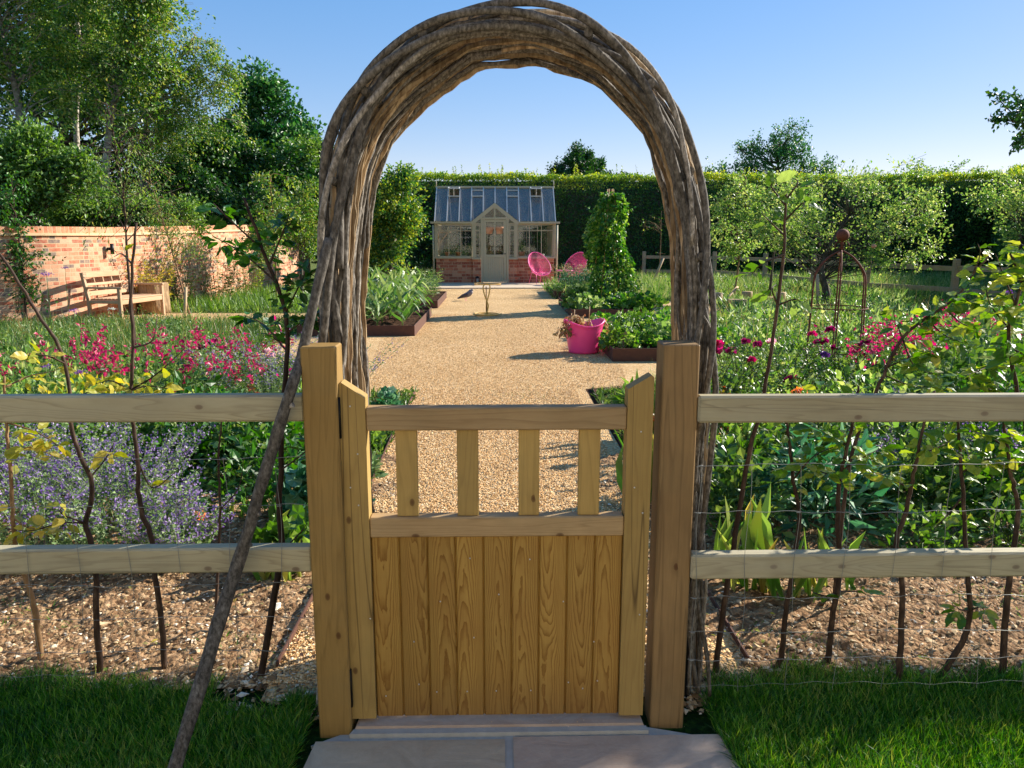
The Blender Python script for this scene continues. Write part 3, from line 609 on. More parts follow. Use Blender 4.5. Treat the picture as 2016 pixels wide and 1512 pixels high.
for (s, rad, amp, kk, ph, r, a, b) in ((0, -.004, .034, 3.5, 0, .0125, 0, .86), (.0, -.004, .034, 3.5, 3.14, .0118, .08, 1), (.0, -.006, .030, 3.5, 1.57, .0105, 0, .7), (.0, -.006, .030, 3.5, 4.71, .0105, .3, 1), (.05, -.036, .010, 4, 3.3, .0075, .05, .8), (.09, -.02, .012, 5, .7, .0075, 0, 1),
     (.05, -.026, .010, 2.5, 1, .009, 0, 1), (.10, -.01, .012, 3, 4, .0095, 0, .7), (.08, -.02, .012, 3, 2, .009, .4, 1), (.35, .015, .01, 3, 2, .011, 0, 1), (.65, .015, .012, 3, 5, .011, 0, 1),
     (1., .006, .010, 3, 0, .0095, 0, .75), (1., .008, .010, 3, 3, .009, .3, 1), (.97, .02, .010, 3.5, 2, .009, 0, 1)):
    thick(s, rad, amp, kk, ph, r, a, b)
for (px, py) in ((650, 350), (712, 178), (832, 62), (988, 18), (1156, 62), (1284, 166), (1360, 335), (1384, 505), (1386, 600)):
    p = at(px, py, YF-.03); k = np.argmin(np.linalg.norm((FO-p)[:, [0, 2]], axis=1)); q = FO[k]*.35+p*.65; q[1] = YF-.025; e = BI[k]+outward(BI)[k]*.03
    mb = MB(); tube(mb, [q, q+(e-q)*.5, e+np.array([0, .04, 0])], [.0125, .013, .012], 9, cap=True); mb.build('cross_rod', M['rodbark'], arch)
mb = MB()
for (px, py) in ((1015, 122), (1136, 148), (1392, 470)):
    mb = MB(); p = at(px, py, YB-.02); rod(mb, p, p+np.array([.004, -.03, -.012]), .005, 6); mb.build('twig_stub', M['rodbark'], arch)
for k in range(14):      # wisps and loose ends that spring out of the weave
    j = int(rng.integers(18, NS-18)); sg_ = 1 if rng.random() < .7 else -1; q = archpath(rng.choice([0., .1, .9]))[j]; T = unit(FO[min(j+4, NS-1)]-FO[j-4]); O = outward(FO)[j]; L_ = rng.uniform(.05, .13)
    mb = MB(); tube(mb, spline(np.array([q, q+T*L_*.5+O*.02*sg_, q+T*L_+O*rng.uniform(.015, .035)*sg_+[0, -.01, 0]]), 9), np.linspace(.0034, .0012, 9), 5); mb.build('side_twig', M['rodbark'], arch)
# leaning pole
mb = MB(); pts = [at(648, 470, 2.22), at(626, 560, 2.19), at(596, 690, 2.155), at(578, 750, 2.105), at(553, 830, 2.10), at(530, 905, 2.10), at(508, 975, 2.09), at(492, 1035, 2.085), at(465, 1120, 2.08), at(432, 1220, 2.03), at(400, 1330, 1.97), at(344, 1512, 1.87)]
pts.append(gnd(330, 1570)*1.0); P = spline(np.array(pts), 60); L = np.linspace(0, 1, 60)
tube(mb, P, (.0135+.0078*L)*(1+.10*np.sin(L*40)*np.sin(L*23)), 10)
for k in (18, 33, 37): rod(mb, P[k], P[k]+np.array([.024, -.004, .010]), .008, 7)
o = mb.build('leaning_branch', M['rodbark'], origin=P[-1]); tag(o, 'long crooked cut branch leaning across the left fence rails against the arch', 'branch')

# ------------------------------------------------------------------ generators of plants
def herb(name, label, cat, x, y, n=20, h=(.3, .5), rb=.1, lean=.35, lk='oval', ls=(.02, .04), ln=14, lm='herbgreen', fm=None, fk='quad', fn=0, fs=.02, f0=.5, group=None, sm='herbgreen', z=0., sr=.0022, lz0=.15, up=.45, fspread=.01, droop=.15, wide=None):
    t = thing(name, label, cat, (x, y, z), group); base = np.array([x, y, z]); ms, ml, mf = MB(), MB(), MB()
    for i in range(n):
        a = rng.random()*6.28; r = rb*math.sqrt(rng.random()); H = U(h[0], h[1], 1)[0]; d = np.array([math.cos(a), math.sin(a)])
        p0 = base+np.array([*(d*r), 0]); l = H*lean*(r/rb*.7+rng.random()*.5)
        P = np.array([p0, p0+[d[0]*l*.35, d[1]*l*.35, H*.55], p0+[d[0]*l, d[1]*l, H]]); Q = spline(P, 8)
        tube(ms, Q, np.linspace(sr, sr*.5, 8), 3, cap=False)
        if ln:
            u = lz0+(1-lz0)*rng.random(ln); q = np.stack([np.interp(u, np.linspace(0, 1, 8), Q[:, k]) for k in range(3)], 1)
            dd = rng.normal(size=(ln, 3)); dd[:, 2] = np.abs(dd[:, 2])*.5-droop; s_ = U(ls[0], ls[1], ln)*(1.1-.4*u); leaves(ml, q, dd, s_, lk, up, wide if wide is None else s_*wide)
        if fn and fm:
            u = f0+(1-f0)*rng.random(fn); q = np.stack([np.interp(u, np.linspace(0, 1, 8), Q[:, k]) for k in range(3)], 1)+rng.normal(size=(fn, 3))*fspread
            dd = rng.normal(size=(fn, 3)); dd[:, 2] -= .2; leaves(mf, q, dd, fs*U(.7, 1.2, fn), fk, .3)
    ms.build('stems', M[sm], t)
    if ln: ml.build('foliage', M[lm], t)
    if mf.n: stuff(mf.build('flowers', M[fm], t))
    return t
def bloom(mb, c, r, n=26, k='petal'):
    """a rose head: whorls of petals closing to the centre"""
    for j in range(3):
        m = n//3; a = np.arange(m)*2*np.pi/m+j; el = (.15, .7, 1.2)[j]; D = np.stack([np.cos(a)*np.cos(el), np.sin(a)*np.cos(el), np.full(m, np.sin(el))], 1)+rng.normal(size=(m, 3))*.12
        leaves(mb, np.repeat([np.array(c)-[0, 0, r*.3]], m, 0), D, r*(1.15, 1.0, .8)[j], k, .5)
def crown_tree(name, label, cat, x, y, lobes, trunk, tr=.12, ncl=60, lpc=160, ls=.09, lm='dark', bm='bark', cs=.35, lk='oval', z=0., group=None, tz0=.3, droop=0., squash=.8, br=.35, limbs=True):
    """trunk: points relative to the base; lobes: (cx, cy, cz, rx, ry, rz) relative to the base"""
    t = thing(name, label, cat, (x, y, z), group); base = np.array([x, y, z], float)
    TP = spline(np.array(trunk, float)+base, 24); mt, ml, mb_ = MB(), MB(), MB()
    tube(mt, TP, np.linspace(tr, tr*.25, 24)*(1+.08*rng.normal(size=24)), 9); lob = np.array(lobes, float); w = np.prod(lob[:, 3:], 1)**.7; w /= w.sum()
    li = rng.choice(len(lob), ncl, p=w)
    for k in range(ncl):
        L = lob[li[k]]; d = unit(rng.normal(size=3)); c = base+L[:3]+d*L[3:]*(.25+.75*rng.random()**.45)
        j = np.argmin(np.abs(TP[:, 2]-(c[2]-np.linalg.norm((c-TP[-1])[:2])*.55))+(TP[:, 2] < base[2]+tz0*(TP[-1, 2]-base[2]))*9); p = TP[j]
        mid = (p+c)/2+rng.normal(size=3)*.12*np.linalg.norm(c-p)+[0, 0, .08]; Q = spline(np.array([p, mid, c]), 9)
        r0 = min(tr*br, .012+.018*np.linalg.norm(c-p))
        if limbs: tube(mb_, Q, np.linspace(r0, r0*.2, 9), 5, cap=False)
        n = int(lpc*rng.uniform(.5, 1.4)); cc = cs*rng.uniform(.6, 1.35); m = max(1, int(n*.8)); dirn = unit(Q[-1]-Q[-3])
        # leaf sprays: twiglets round the branch end
        nt = max(4, int(m/9)); td = unit(rng.normal(size=(nt, 3))+dirn*.7+[0, 0, .15-droop]); te = Q[-1]+td*cc*rng.uniform(.5, 1.25, (nt, 1))*[1, 1, squash]
        ti = rng.integers(0, nt, m); u = rng.random(m)**.6; pos = Q[-1]*(1-u[:, None])+te[ti]*u[:, None]; pos[:, 2] -= droop*u*u*cc*1.3; pos += rng.normal(size=(m, 3))*ls*.55
        dd = td[ti]+rng.normal(size=(m, 3))*.8; dd[:, 2] -= droop; leaves(ml, pos, dd, ls*rng.uniform(.6, 1.2, m), lk, .35)
        if limbs:
            for q in range(min(nt, 3)): tube(mb_, np.array([Q[-1], te[q]]), [r0*.25, .003], 3, cap=False)
        m = n-m; u = .45+.5*rng.random(m); pos = np.stack([np.interp(u, np.linspace(0, 1, 9), Q[:, a]) for a in range(3)], 1)+rng.normal(size=(m, 3))*cc*.35; leaves(ml, pos, rng.normal(size=(m, 3)), ls*rng.uniform(.6, 1.1, m), lk, .35)
    mt.build('trunk', M[bm], t)
    if mb_.n: mb_.build('limbs', M[bm], t)
    ml.build('crown', M[lm], t); return t

# ------------------------------------------------------------------ clipped hedges
def hedge(name, label, pts, h0, h1, th, n, ls=.075, lm='hedge', twigs=60, lump=.12):
    pts = np.array(pts, float); t = thing(name, label, 'hedge', (*pts[0], 0)); seg = np.concatenate([[0], np.cumsum(np.linalg.norm(np.diff(pts, axis=0), axis=1))]); Lt = seg[-1]
    def P(u): return np.stack([np.interp(u, seg, pts[:, 0]), np.interp(u, seg, pts[:, 1])], 1)
    def N_(u): d = unit(P(u+.05)-P(u-.05)); return np.stack([-d[:, 1], d[:, 0]], 1)
    mb = MB(); ku = np.linspace(0, Lt, 40); c = P(ku); nn = N_(np.clip(ku, .1, Lt-.1)); hh = np.interp(ku, [0, Lt], [h0, h1])-.5
    v = []; o = th/2-.2
    for i in range(40):
        for so_, zz in ((-1, 0), (-1, hh[i]), (-.45, hh[i]+.36), (.45, hh[i]+.36), (1, hh[i]), (1, 0)): v.append([*(c[i]+nn[i]*o*so_), zz])
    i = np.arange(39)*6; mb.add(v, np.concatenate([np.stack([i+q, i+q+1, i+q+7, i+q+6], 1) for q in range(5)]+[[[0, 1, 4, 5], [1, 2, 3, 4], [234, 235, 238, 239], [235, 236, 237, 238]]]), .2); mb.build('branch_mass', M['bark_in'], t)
    mb = MB(); hm = (h0+h1)/2; per = np.array([hm, th, hm*.45]); which = rng.choice(3, n, p=per/per.sum()); u = rng.random(n)*Lt; H = np.interp(u, [0, Lt], [h0, h1]); s_ = rng.random(n)
    lmp = lump*(np.sin(u*1.7)+np.sin(u*4.1+1)+np.sin(u*.6))*.4; nz = rng.normal(size=n)*.055
    z = np.where(which == 1, H+lmp*.6+nz, s_*H); off = np.where(which == 0, -(th/2+lmp*.5+lump*np.sin(z*3+u*2)*.35+nz), np.where(which == 2, th/2+nz, (s_-.5)*th)); rnd = np.clip((z-H+.5)/.5, 0, 1); off = np.where(which != 1, off*(1-.45*rnd**1.5), off)
    c = P(u); q = N_(u); pos = np.stack([c[:, 0]+q[:, 0]*off, c[:, 1]+q[:, 1]*off, z], 1)
    D = rng.normal(size=(n, 3)); D[:, 2] = np.where(which == 1, np.abs(D[:, 2])+.4, D[:, 2]-.1); leaves(mb, pos, D, ls*U(.6, 1.25, n), 'quad', .3, rv=np.clip(rng.random(n)*.55+np.where((which == 1) | (z > H-.45), .45, 0), 0, 1))  # top leaves drawn lighter and yellower: sunlight put into their colour
    mb.build('foliage', M[lm], t); mb = MB(); ml = MB()
    for k in range(twigs):
        u = np.array([rng.random()*Lt]); c = P(u)[0]; z = np.interp(u[0], [0, Lt], [h0, h1]); off = (rng.random()-.5)*th*.7; q = N_(u)[0]; p = np.array([c[0]+q[0]*off, c[1]+q[1]*off, z-.1]); L = .15+.4*rng.random()**2; e = p+np.array([rng.normal()*.1, rng.normal()*.1, L+.1])
        tube(mb, np.array([p, (p+e)/2+rng.normal(size=3)*.02, e]), .004, 3, cap=False); m = int(L*45)+5; w = rng.random(m)[:, None]; leaves(ml, p*(1-w)+e*w, rng.normal(size=(m, 3))+[0, 0, .5], ls*U(.5, .9, m), 'quad', .3, rv=.5+.5*rng.random(m))
    if twigs: stuff(mb.build('twigs', M['whiplight'], t)); stuff(ml.build('shoots', M[lm], t))
    return t
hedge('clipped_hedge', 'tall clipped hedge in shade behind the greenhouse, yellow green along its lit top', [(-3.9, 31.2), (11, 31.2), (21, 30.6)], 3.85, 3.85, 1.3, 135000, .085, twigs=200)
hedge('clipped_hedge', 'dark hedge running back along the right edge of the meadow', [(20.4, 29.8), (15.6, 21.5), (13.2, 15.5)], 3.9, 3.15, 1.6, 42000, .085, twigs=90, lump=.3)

# ------------------------------------------------------------------ trees beyond the hedge
def tpx(px, py, Y): return at(px, py, Y)
p = at(1145, 330, 46); crown_tree('round_tree', 'dark dense round tree showing over the hedge right of the greenhouse', 'tree', p[0], 46, [(0, 0, 4.9, 1.6, 1.5, 1.6), (-.3, 0, 5.9, .9, .8, .8), (1.6, 0, 4.7, 1.0, .8, .7), (-1.3, 0, 4.6, .8, .8, .9)], [(0, 0, 0), (.1, 0, 2.5), (0, 0, 5.8)], .16, 100, 240, .14, 'dark', cs=.45, lk='quad', group='trees beyond the back hedge')
p = at(1530, 330, 40); crown_tree('spreading_tree', 'loose spreading tree over the hedge at the right, with airy shoots', 'tree', p[0], 40, [(0, 0, 5.1, 1.7, 1.2, 1.5), (.3, 0, 6.1, 1.2, .9, .9), (-2.2, 0, 4.6, 1.3, .9, .6), (-1.6, 0, 5.4, .8, .7, .6), (2.2, 0, 4.6, 1.2, .9, .8)], [(0, 0, 0), (.2, 0, 2.5), (0, 0, 5.8)], .2, 120, 120, .12, 'ash', cs=.5, lk='quad', group='trees beyond the back hedge', squash=1.2)
p = at(1850, 345, 38); crown_tree('round_tree', 'bushy tree top rising just over the hedge at the far right', 'tree', p[0], 38, [(0, 0, 4.0, 2.4, 1.2, 1.0)], [(0, 0, 0), (.1, 0, 2.5), (0, 0, 4.2)], .16, 50, 170, .11, 'bright', cs=.45, lk='quad', group='trees beyond the back hedge')
# ------------------------------------------------------------------ trees beyond the brick wall
TG = 'trees beyond the brick wall'
def ptree(label, name, Y, trunk_px, lobes_px, tr, ncl, lpc, ls, lm, bm='bark', **kw):
    P = [at(x, y, Y) for x, y in trunk_px]; b = P[0].copy(); b[2] = 0
    tr_pts = [(0, 0, 0)]+[tuple(p-b) for p in P[1:]]
    lb = []
    for (x, y, rx, ry) in lobes_px:
        c = at(x, y, Y)-b; s_ = Y/FPX; lb.append((*c, rx*s_, rx*s_*.8, ry*s_))
    return crown_tree(name, label, 'tree', b[0], b[1], lb, tr_pts, tr, ncl, lpc, ls, lm, bm, group=TG, **kw)
ptree('dark leafy backdrop tree behind the birches at the upper left', 'broadleaf_tree', 27, [(120, 460), (125, 250), (120, 40)], [(60, 60, 150, 160), (190, 200, 150, 150), (60, 320, 130, 130), (300, 360, 90, 80), (200, 20, 110, 110)], .26, 165, 260, .15, 'dark', cs=.75, lk='quad')
ptree('tall birch with pale trunk rising left of centre of the brick wall', 'birch_tree', 21, [(213, 450), (208, 380), (212, 290), (222, 215), (245, 120), (258, 20), (262, -120)], [(215, 60, 85, 110), (270, 90, 60, 90), (240, 200, 90, 60), (160, 110, 70, 90), (250, -60, 90, 80), (300, 20, 40, 40)], .125, 105, 190, .10, 'birchleaf', 'birch', cs=.6, droop=.35, tz0=.35, br=.2)
ptree('twin stemmed birch at the left edge of the picture', 'birch_tree', 20, [(55, 440), (45, 280), (30, 170), (5, 80), (-10, -60)], [(30, 60, 80, 120), (90, 150, 60, 100), (-20, 200, 60, 90), (60, -50, 90, 60)], .12, 85, 200, .10, 'birchleaf', 'birch', cs=.55, droop=.35, br=.2)
ptree('slender birch with a trunk forking high, second from the left edge', 'birch_tree', 23, [(155, 440), (150, 250), (160, 120), (150, 20), (140, -80)], [(150, 30, 70, 90), (120, 140, 60, 60), (170, -40, 70, 60)], .09, 80, 220, .1, 'birchleaf', 'birch', cs=.5, droop=.3, br=.2)
ptree('leaning birch whose weeping branches reach farthest right against the sky', 'birch_tree', 22, [(270, 440), (282, 300), (300, 210), (340, 135), (385, 70)], [(390, 95, 45, 55), (350, 170, 60, 60), (420, 150, 45, 55), (440, 200, 35, 60), (370, 250, 60, 60), (300, 240, 50, 60), (330, 320, 50, 40)], .09, 115, 140, .085, 'birchleaf', 'birch', cs=.42, droop=.6, br=.2)
ptree('conical blue green ash tree standing left of the arch', 'ash_tree', 29, [(520, 450), (520, 300), (505, 160)], [(505, 190, 45, 50), (530, 250, 80, 60), (490, 300, 90, 60), (560, 320, 80, 60)], .2, 90, 240, .17, 'ash', cs=.7, lk='quad', squash=.7)
ptree('rounded dark green tree below the ash', 'broadleaf_tree', 25, [(480, 450), (485, 350), (480, 280)], [(450, 350, 80, 75), (540, 370, 80, 70), (410, 300, 50, 50), (400, 410, 60, 50)], .16, 90, 260, .13, 'dark', cs=.6, lk='quad')
ptree('paler feathery tree half hidden by the left leg of the arch', 'willow_tree', 26, [(640, 450), (640, 350), (635, 280)], [(640, 330, 55, 55), (600, 400, 60, 50), (680, 380, 60, 60), (590, 320, 30, 40)], .14, 80, 220, .12, 'bright', cs=.55, lk='quad')
ptree('small yellowish tree against the wall end near the arch', 'hazel_tree', 19.5, [(590, 500), (590, 440), (588, 380)], [(590, 400, 35, 50), (575, 450, 40, 45), (610, 470, 40, 50)], .05, 40, 120, .08, 'birchleaf', cs=.4)
ptree('bright sunlit shrubby maple spilling over the wall at the far left', 'maple_shrub', 17, [(60, 450), (60, 400), (60, 320)], [(50, 330, 65, 60), (110, 370, 60, 55), (20, 400, 60, 50), (140, 330, 30, 30), (80, 290, 30, 30)], .08, 90, 190, .12, 'bright', cs=.45)
ptree('low leafy shrub just behind the wall, left of centre', 'broadleaf_shrub', 18.5, [(240, 450), (240, 430), (240, 400)], [(200, 410, 60, 40), (280, 420, 60, 35), (340, 425, 60, 30), (130, 415, 50, 30)], .06, 80, 190, .10, 'bright', cs=.4)
ptree('dark low shrub behind the right half of the wall', 'broadleaf_shrub', 22, [(460, 450), (460, 430), (460, 400)], [(430, 415, 60, 35), (520, 410, 60, 40), (380, 380, 50, 50)], .06, 60, 200, .11, 'dark', cs=.45, lk='quad')
ptree('leafy hornbeam inside the arch opening at the left end of the hedge', 'hornbeam_tree', 24, [(768, 545), (768, 450), (768, 350)], [(768, 400, 50, 50), (768, 460, 50, 55), (765, 515, 55, 40), (740, 440, 50, 60), (790, 365, 25, 25), (800, 450, 25, 40)], .1, 90, 260, .1, 'hedge', cs=.42, lk='quad', tz0=.05)
ptree('dark holly tree between the brick wall and the hornbeam', 'holly_tree', 27, [(690, 540), (690, 450), (690, 380)], [(690, 420, 60, 60), (690, 490, 60, 60), (640, 450, 50, 60), (820, 470, 25, 60)], .12, 80, 240, .12, 'dark', cs=.5, lk='quad', tz0=.05)

# shade tree just outside the frame on the right: its crown keeps the sun off the lawn before the fence
def shade_tree():
    b = np.array([8.9, 3.1, 0.]); t = thing('yew_tree', 'dark spreading tree whose twigs reach into the picture at the upper right', 'tree', b); mt, ml, mb_ = MB(), MB(), MB()
    TP = spline(np.array([b, b+[-.05, .1, 1.5], b+[-.3, .3, 3], b+[-.6, .3, 5]]), 16); tube(mt, TP, np.linspace(.2, .08, 16), 9)
    def clear(x, y0, tt_):
        c = np.array([x, y0, 0])+SD*tt_; g = .70*c[1]+.75-c[0]
        return c+SD*(g/(SD[0]-.70*SD[1])+.1) if g > 0 else c
    hubs = [clear(x, 2.17, 7.2) for x in np.linspace(-2.6, 3.4, 13)]
    tube(mb_, spline(np.array(hubs), 50), np.linspace(.012, .035, 50), 6)
    for h_ in (hubs[-1], hubs[-5]): tube(mb_, spline(np.array([TP[9], (TP[9]+h_)/2+[0, 0, -.15], h_]), 10), np.linspace(.05, .025, 10), 6)
    for k in range(300):
        x = rng.uniform(-2.6, 3.6); y0 = 2.34-abs(rng.normal())*.10 if k < 170 else rng.uniform(2.0, 2.26); y0 += -.03*math.sin(x*5)+.03*math.sin(x*13)
        if -.5 < x < .6 and 2.05 < y0 and rng.random() < .7: continue
        if x > .72 and y0 < 2.22: continue
        if x < -.6 and y0 < 2.2 and math.sin(x*6.5)+math.sin(y0*31) > 1.1: continue
        c = clear(x, y0-.04, rng.uniform(5.8, 8.2)); h_ = hubs[int(np.argmin([np.linalg.norm(q-c) for q in hubs]))]
        Q = spline(np.array([h_, (h_+c)/2+rng.normal(size=3)*.04, c]), 6); tube(mb_, Q, np.linspace(.010, .003, 6), 3, cap=False)
        m = 60; pos = c+rng.normal(size=(m, 3))*[.20, .09, .07]; leaves(ml, pos, rng.normal(size=(m, 3)), U(.04, .08, m), 'oval', .5)
    # the twigs seen at the edge of the frame
    Yt = 5.4
    for path in ([(2075, 260), (2010, 235), (1975, 205), (1958, 183)], [(2075, 260), (2000, 240), (1950, 235)], [(2060, 275), (2020, 262), (1996, 292)], [(2070, 230), (2015, 205), (1990, 190)], [(2075, 290), (2030, 290), (2005, 270)], [(2070, 250), (2030, 225), (2000, 222)]):
        Q = spline(np.array([at(x, y, Yt+.2*rng.normal()) for x, y in path]), 12); tube(mb_, Q, np.linspace(.008, .002, 12), 4); m = 150; u = rng.random(m); pos = np.stack([np.interp(u, np.linspace(0, 1, 12), Q[:, a]) for a in range(3)], 1)+rng.normal(size=(m, 3))*.02
        leaves(ml, pos, rng.normal(size=(m, 3)), U(.03, .05, m), 'oval', .3)
    q = at(2075, 260, Yt); tube(mb_, spline(np.array([TP[9], (TP[9]+q)/2+[0, 0, .1], q]), 10), np.linspace(.05, .01, 10), 6)
    mt.build('trunk', M['bark'], t); mb_.build('limbs', M['bark'], t); ml.build('crown', M['dark'], t)
shade_tree()

# ------------------------------------------------------------------ brick wall, lamp, bench, log
WP = np.array([(-11.5, 11.2), (-9.6, 12.5), (-8.75, 13.2), (-8.1, 13.95), (-7.75, 14.6), (-7.45, 15.6), (-7.1, 17.4), (-6.8, 20), (-6.5, 23), (-6.3, 26.5)])
wp = spline(np.hstack([WP, np.zeros((len(WP), 1))]), 500)[:, :2]; sg = np.concatenate([[0], np.cumsum(np.linalg.norm(np.diff(wp, axis=0), axis=1))])
def wall_strip(name, z0, z1, th, m, parent):
    """the wall laid out along its own length (x), then bent: object coordinates stay straight through a curve-free mesh in many short lengths"""
    us = np.arange(0, sg[-1], .45); return us
wall = thing('brick_wall', 'curving red brick garden wall with an upright brick coping along the left', 'wall', (-7.7, 14.6, 0))
def wtop(u): return np.interp(u, [0, sg[-1]*.35, sg[-1]], [1.70, 1.72, 2.0])
def bent(name, m, z0f, z1f, th, uvn='wall_uv'):
    us = np.linspace(0, sg[-1], 70); c = np.stack([np.interp(us, sg, wp[:, k]) for k in (0, 1)], 1); d = unit(np.gradient(c, axis=0)); nn = np.stack([d[:, 1], -d[:, 0]], 1); v = []; 
    for i in range(70):
        a = c[i]+nn[i]*th; b = c[i]-nn[i]*(.23+th); v += [[*a, z0f(us[i])], [*a, z1f(us[i])], [*b, z1f(us[i])], [*b, z0f(us[i])]]
    i = np.arange(69)*4; f = np.concatenate([np.stack([i, i+4, i+5, i+1], 1), np.stack([i+1, i+5, i+6, i+2], 1), np.stack([i+2, i+6, i+7, i+3], 1), np.stack([i+3, i+7, i+4, i], 1), [[0, 1, 2, 3], [276, 279, 278, 277]]])
    mb = MB(); mb.add(v, f, .5); o = mb.build(name, m, wall); me = o.data; at_ = me.attributes.new('along', 'FLOAT_VECTOR', 'POINT')
    vv = np.array(v); al = np.stack([np.repeat(us, 4), np.zeros(280), vv[:, 2]-np.repeat(wtop(us), 4)+1.725], 1); at_.data.foreach_set('vector', al.astype(np.float32).ravel()); return o
for nm in ('brickwall', 'soldier'):     # the wall's bricks follow its length, not the world axes
    nt = M[nm].node_tree; tc = [n for n in nt.nodes if n.type == 'TEX_COORD'][0]; an = nt.nodes.new('ShaderNodeAttribute'); an.attribute_name = 'along'
    for l in list(nt.links):
        if l.from_node == tc: ts = l.to_socket; nt.links.remove(l); nt.links.new(an.outputs['Vector'], ts)
bent('brickwork', M['brickwall'], lambda u: -.1, lambda u: wtop(u)-.16, 0)
bent('coping', M['soldier'], lambda u: wtop(u)-.115, lambda u: wtop(u), .012)
bent('stone_course', M['creasing'], lambda u: wtop(u)-.16, lambda u: wtop(u)-.115, .035)
def wallpt(py_depth):
    k = np.argmin(np.abs(wp[:, 1]-py_depth)); return wp[k], unit(np.array([wp[k+1][1]-wp[k-1][1], -(wp[k+1][0]-wp[k-1][0])]))
c, nn = wallpt(14.75); a = at(212, 490, c[1]); k = np.argmin([abs((at(212, 490, q[1])-np.array([*q, 0]))[0]) for q in wp]); c = wp[k]; nn = unit(np.array([wp[k+1][1]-wp[k-1][1], -(wp[k+1][0]-wp[k-1][0])])); zc = at(212, 490, c[1])[2]
lamp = thing('wall_lamp', 'small dark cylinder lamp fixed to the brick wall above the bench', 'lamp', (*c, zc)); q = np.array([*c, zc]); n3 = np.array([*nn, 0])
mb = MB(); tube(mb, [q+n3*.10+[0, 0, -.10], q+n3*.10+[0, 0, .10]], .035, 16); mb.build('housing', M['black'], lamp)
mb = MB(); tube(mb, [q, q+n3*.08], .03, 12); mb.build('bracket', M['black'], lamp)
# bench (local coordinates: length along x, front towards -y)
bd = np.array([-6.49+7.02, 15.29-14.81]); ba = R(81); bench = thing('garden_bench', 'weathered wooden garden bench with open back against the brick wall', 'bench', (-7.06, 14.88, 0), local=True, rz=ba)
BL, BD = .66, .31
def bpart(name, a, b, bev=.006, tilt=None, par=None):
    mb = MB(); Mx = None
    if tilt is not None:
        ct, st_ = math.cos(tilt), math.sin(tilt); Mx = (np.array([[1, 0, 0], [0, ct, -st_], [0, st_, ct]]), np.array([0, BD, .40])); a = (a[0], a[1], a[2]); b = (b[0], b[1], b[2])
    box(mb, a, b, bev, Mx); return mb.build(name, M['teak'], par or bench)
for sx in (-1, 1):
    bpart('leg', (sx*BL-.03, -BD-.03, 0), (sx*BL+.03, -BD+.03, .60)); bpart('leg', (sx*BL-.03, BD-.03, 0), (sx*BL+.03, BD+.03, .43))
    bpart('back_post', (sx*BL-.03, -.03, 0), (sx*BL+.03, .03, .50), tilt=-.18)
    bpart('armrest', (sx*BL-.035, -BD-.05, .60), (sx*BL+.035, BD+.05, .635)); bpart('side_rail', (sx*BL-.02, -BD+.03, .33), (sx*BL+.02, BD-.03, .39))
mb = MB()
for i in range(8): box(mb, (-BL+.03, -BD-.03+i*.076, .40), (BL-.03, -BD-.03+i*.076+.064, .422), .004)
mb.build('seat', M['teak'], bench); bpart('front_rail', (-BL+.03, -BD-.02, .31), (BL-.03, -BD+.012, .398))
bpart('back_rail', (-BL+.03, -.018, .40), (BL-.03, .018, .50), tilt=-.18); bpart('back_rail', (-BL+.03, -.018, .25), (BL-.03, .018, .30), tilt=-.18); bpart('back_rail', (-BL+.03, -.018, .06), (BL-.03, .018, .15), tilt=-.18)
for i in range(1, 5):
    x = -BL+.03+i*(2*BL-.06)/5; bpart('back_slat', (x-.015, -.012, .30), (x+.015, .012, .40), tilt=-.18); bpart('back_slat', (x-.015, -.012, .15), (x+.015, .012, .25), tilt=-.18)
mb = MB(); c = gnd(300, 620); lathe(mb, [(0, 0), (.30, 0), (.285, .2), (.28, .45), (.285, .60), (.275, .62), (0, .625)], (0, 0, 0), 26)
V = mb.V[0]; an = np.arctan2(V[:, 1], V[:, 0]); mb.V[0] = V*np.stack([1+.05*np.sin(an*5)+.03*np.sin(an*9), 1+.05*np.sin(an*5)+.03*np.sin(an*9), np.ones(len(V))], 1)*[1., 1., 1]+[-6.98, 15.85, 0]
lg = thing('log_table', 'upright log used as a table beside the garden bench', 'log', (-6.97, 15.75, 0)); mb.build('stump_body', M['stump'], lg)

# ------------------------------------------------------------------ greenhouse
GX0, GX1, GYF, GD, GE, GR, GW = -2.05, 2.02, 26.4, 2.6, 2.0, 3.27, .84
gh = thing('greenhouse', 'sage green greenhouse on a low brick base in front of the clipped hedge', 'greenhouse', (-.03, 27.7, .03))
DX0, DX1, PX0, PX1 = -.50, .44, -.78, .73; GC = (DX0+DX1)/2; YP = 26.28      # door frame and porch
def gpart(name, boxes, m, bev=.004):
    mb = MB()
    for a, b in boxes: box(mb, a, b, bev)
    return mb.build(name, m, gh)
gpart('brick_base', [((GX0+.03, GYF, .03), (PX0, GYF+.2, GW)), ((PX1, GYF, .03), (GX1-.03, GYF+.2, GW)), ((GX0+.03, GYF+.21, .03), (GX0+.23, GYF+GD-.21, GW)), ((GX1-.23, GYF+.21, .03), (GX1-.03, GYF+GD-.21, GW)), ((GX0+.03, GYF+GD-.2, .03), (GX1-.03, GYF+GD, GW))], M['ghbrick'], 0)
gpart('brick_pier', [((PX0+.003, YP, .03), (DX0-.005, GYF+.2, GW-.03))], M['ghbrick'], 0); gpart('brick_pier', [((DX1+.005, YP, .03), (PX1-.003, GYF+.2, GW-.03))], M['ghbrick'], 0)
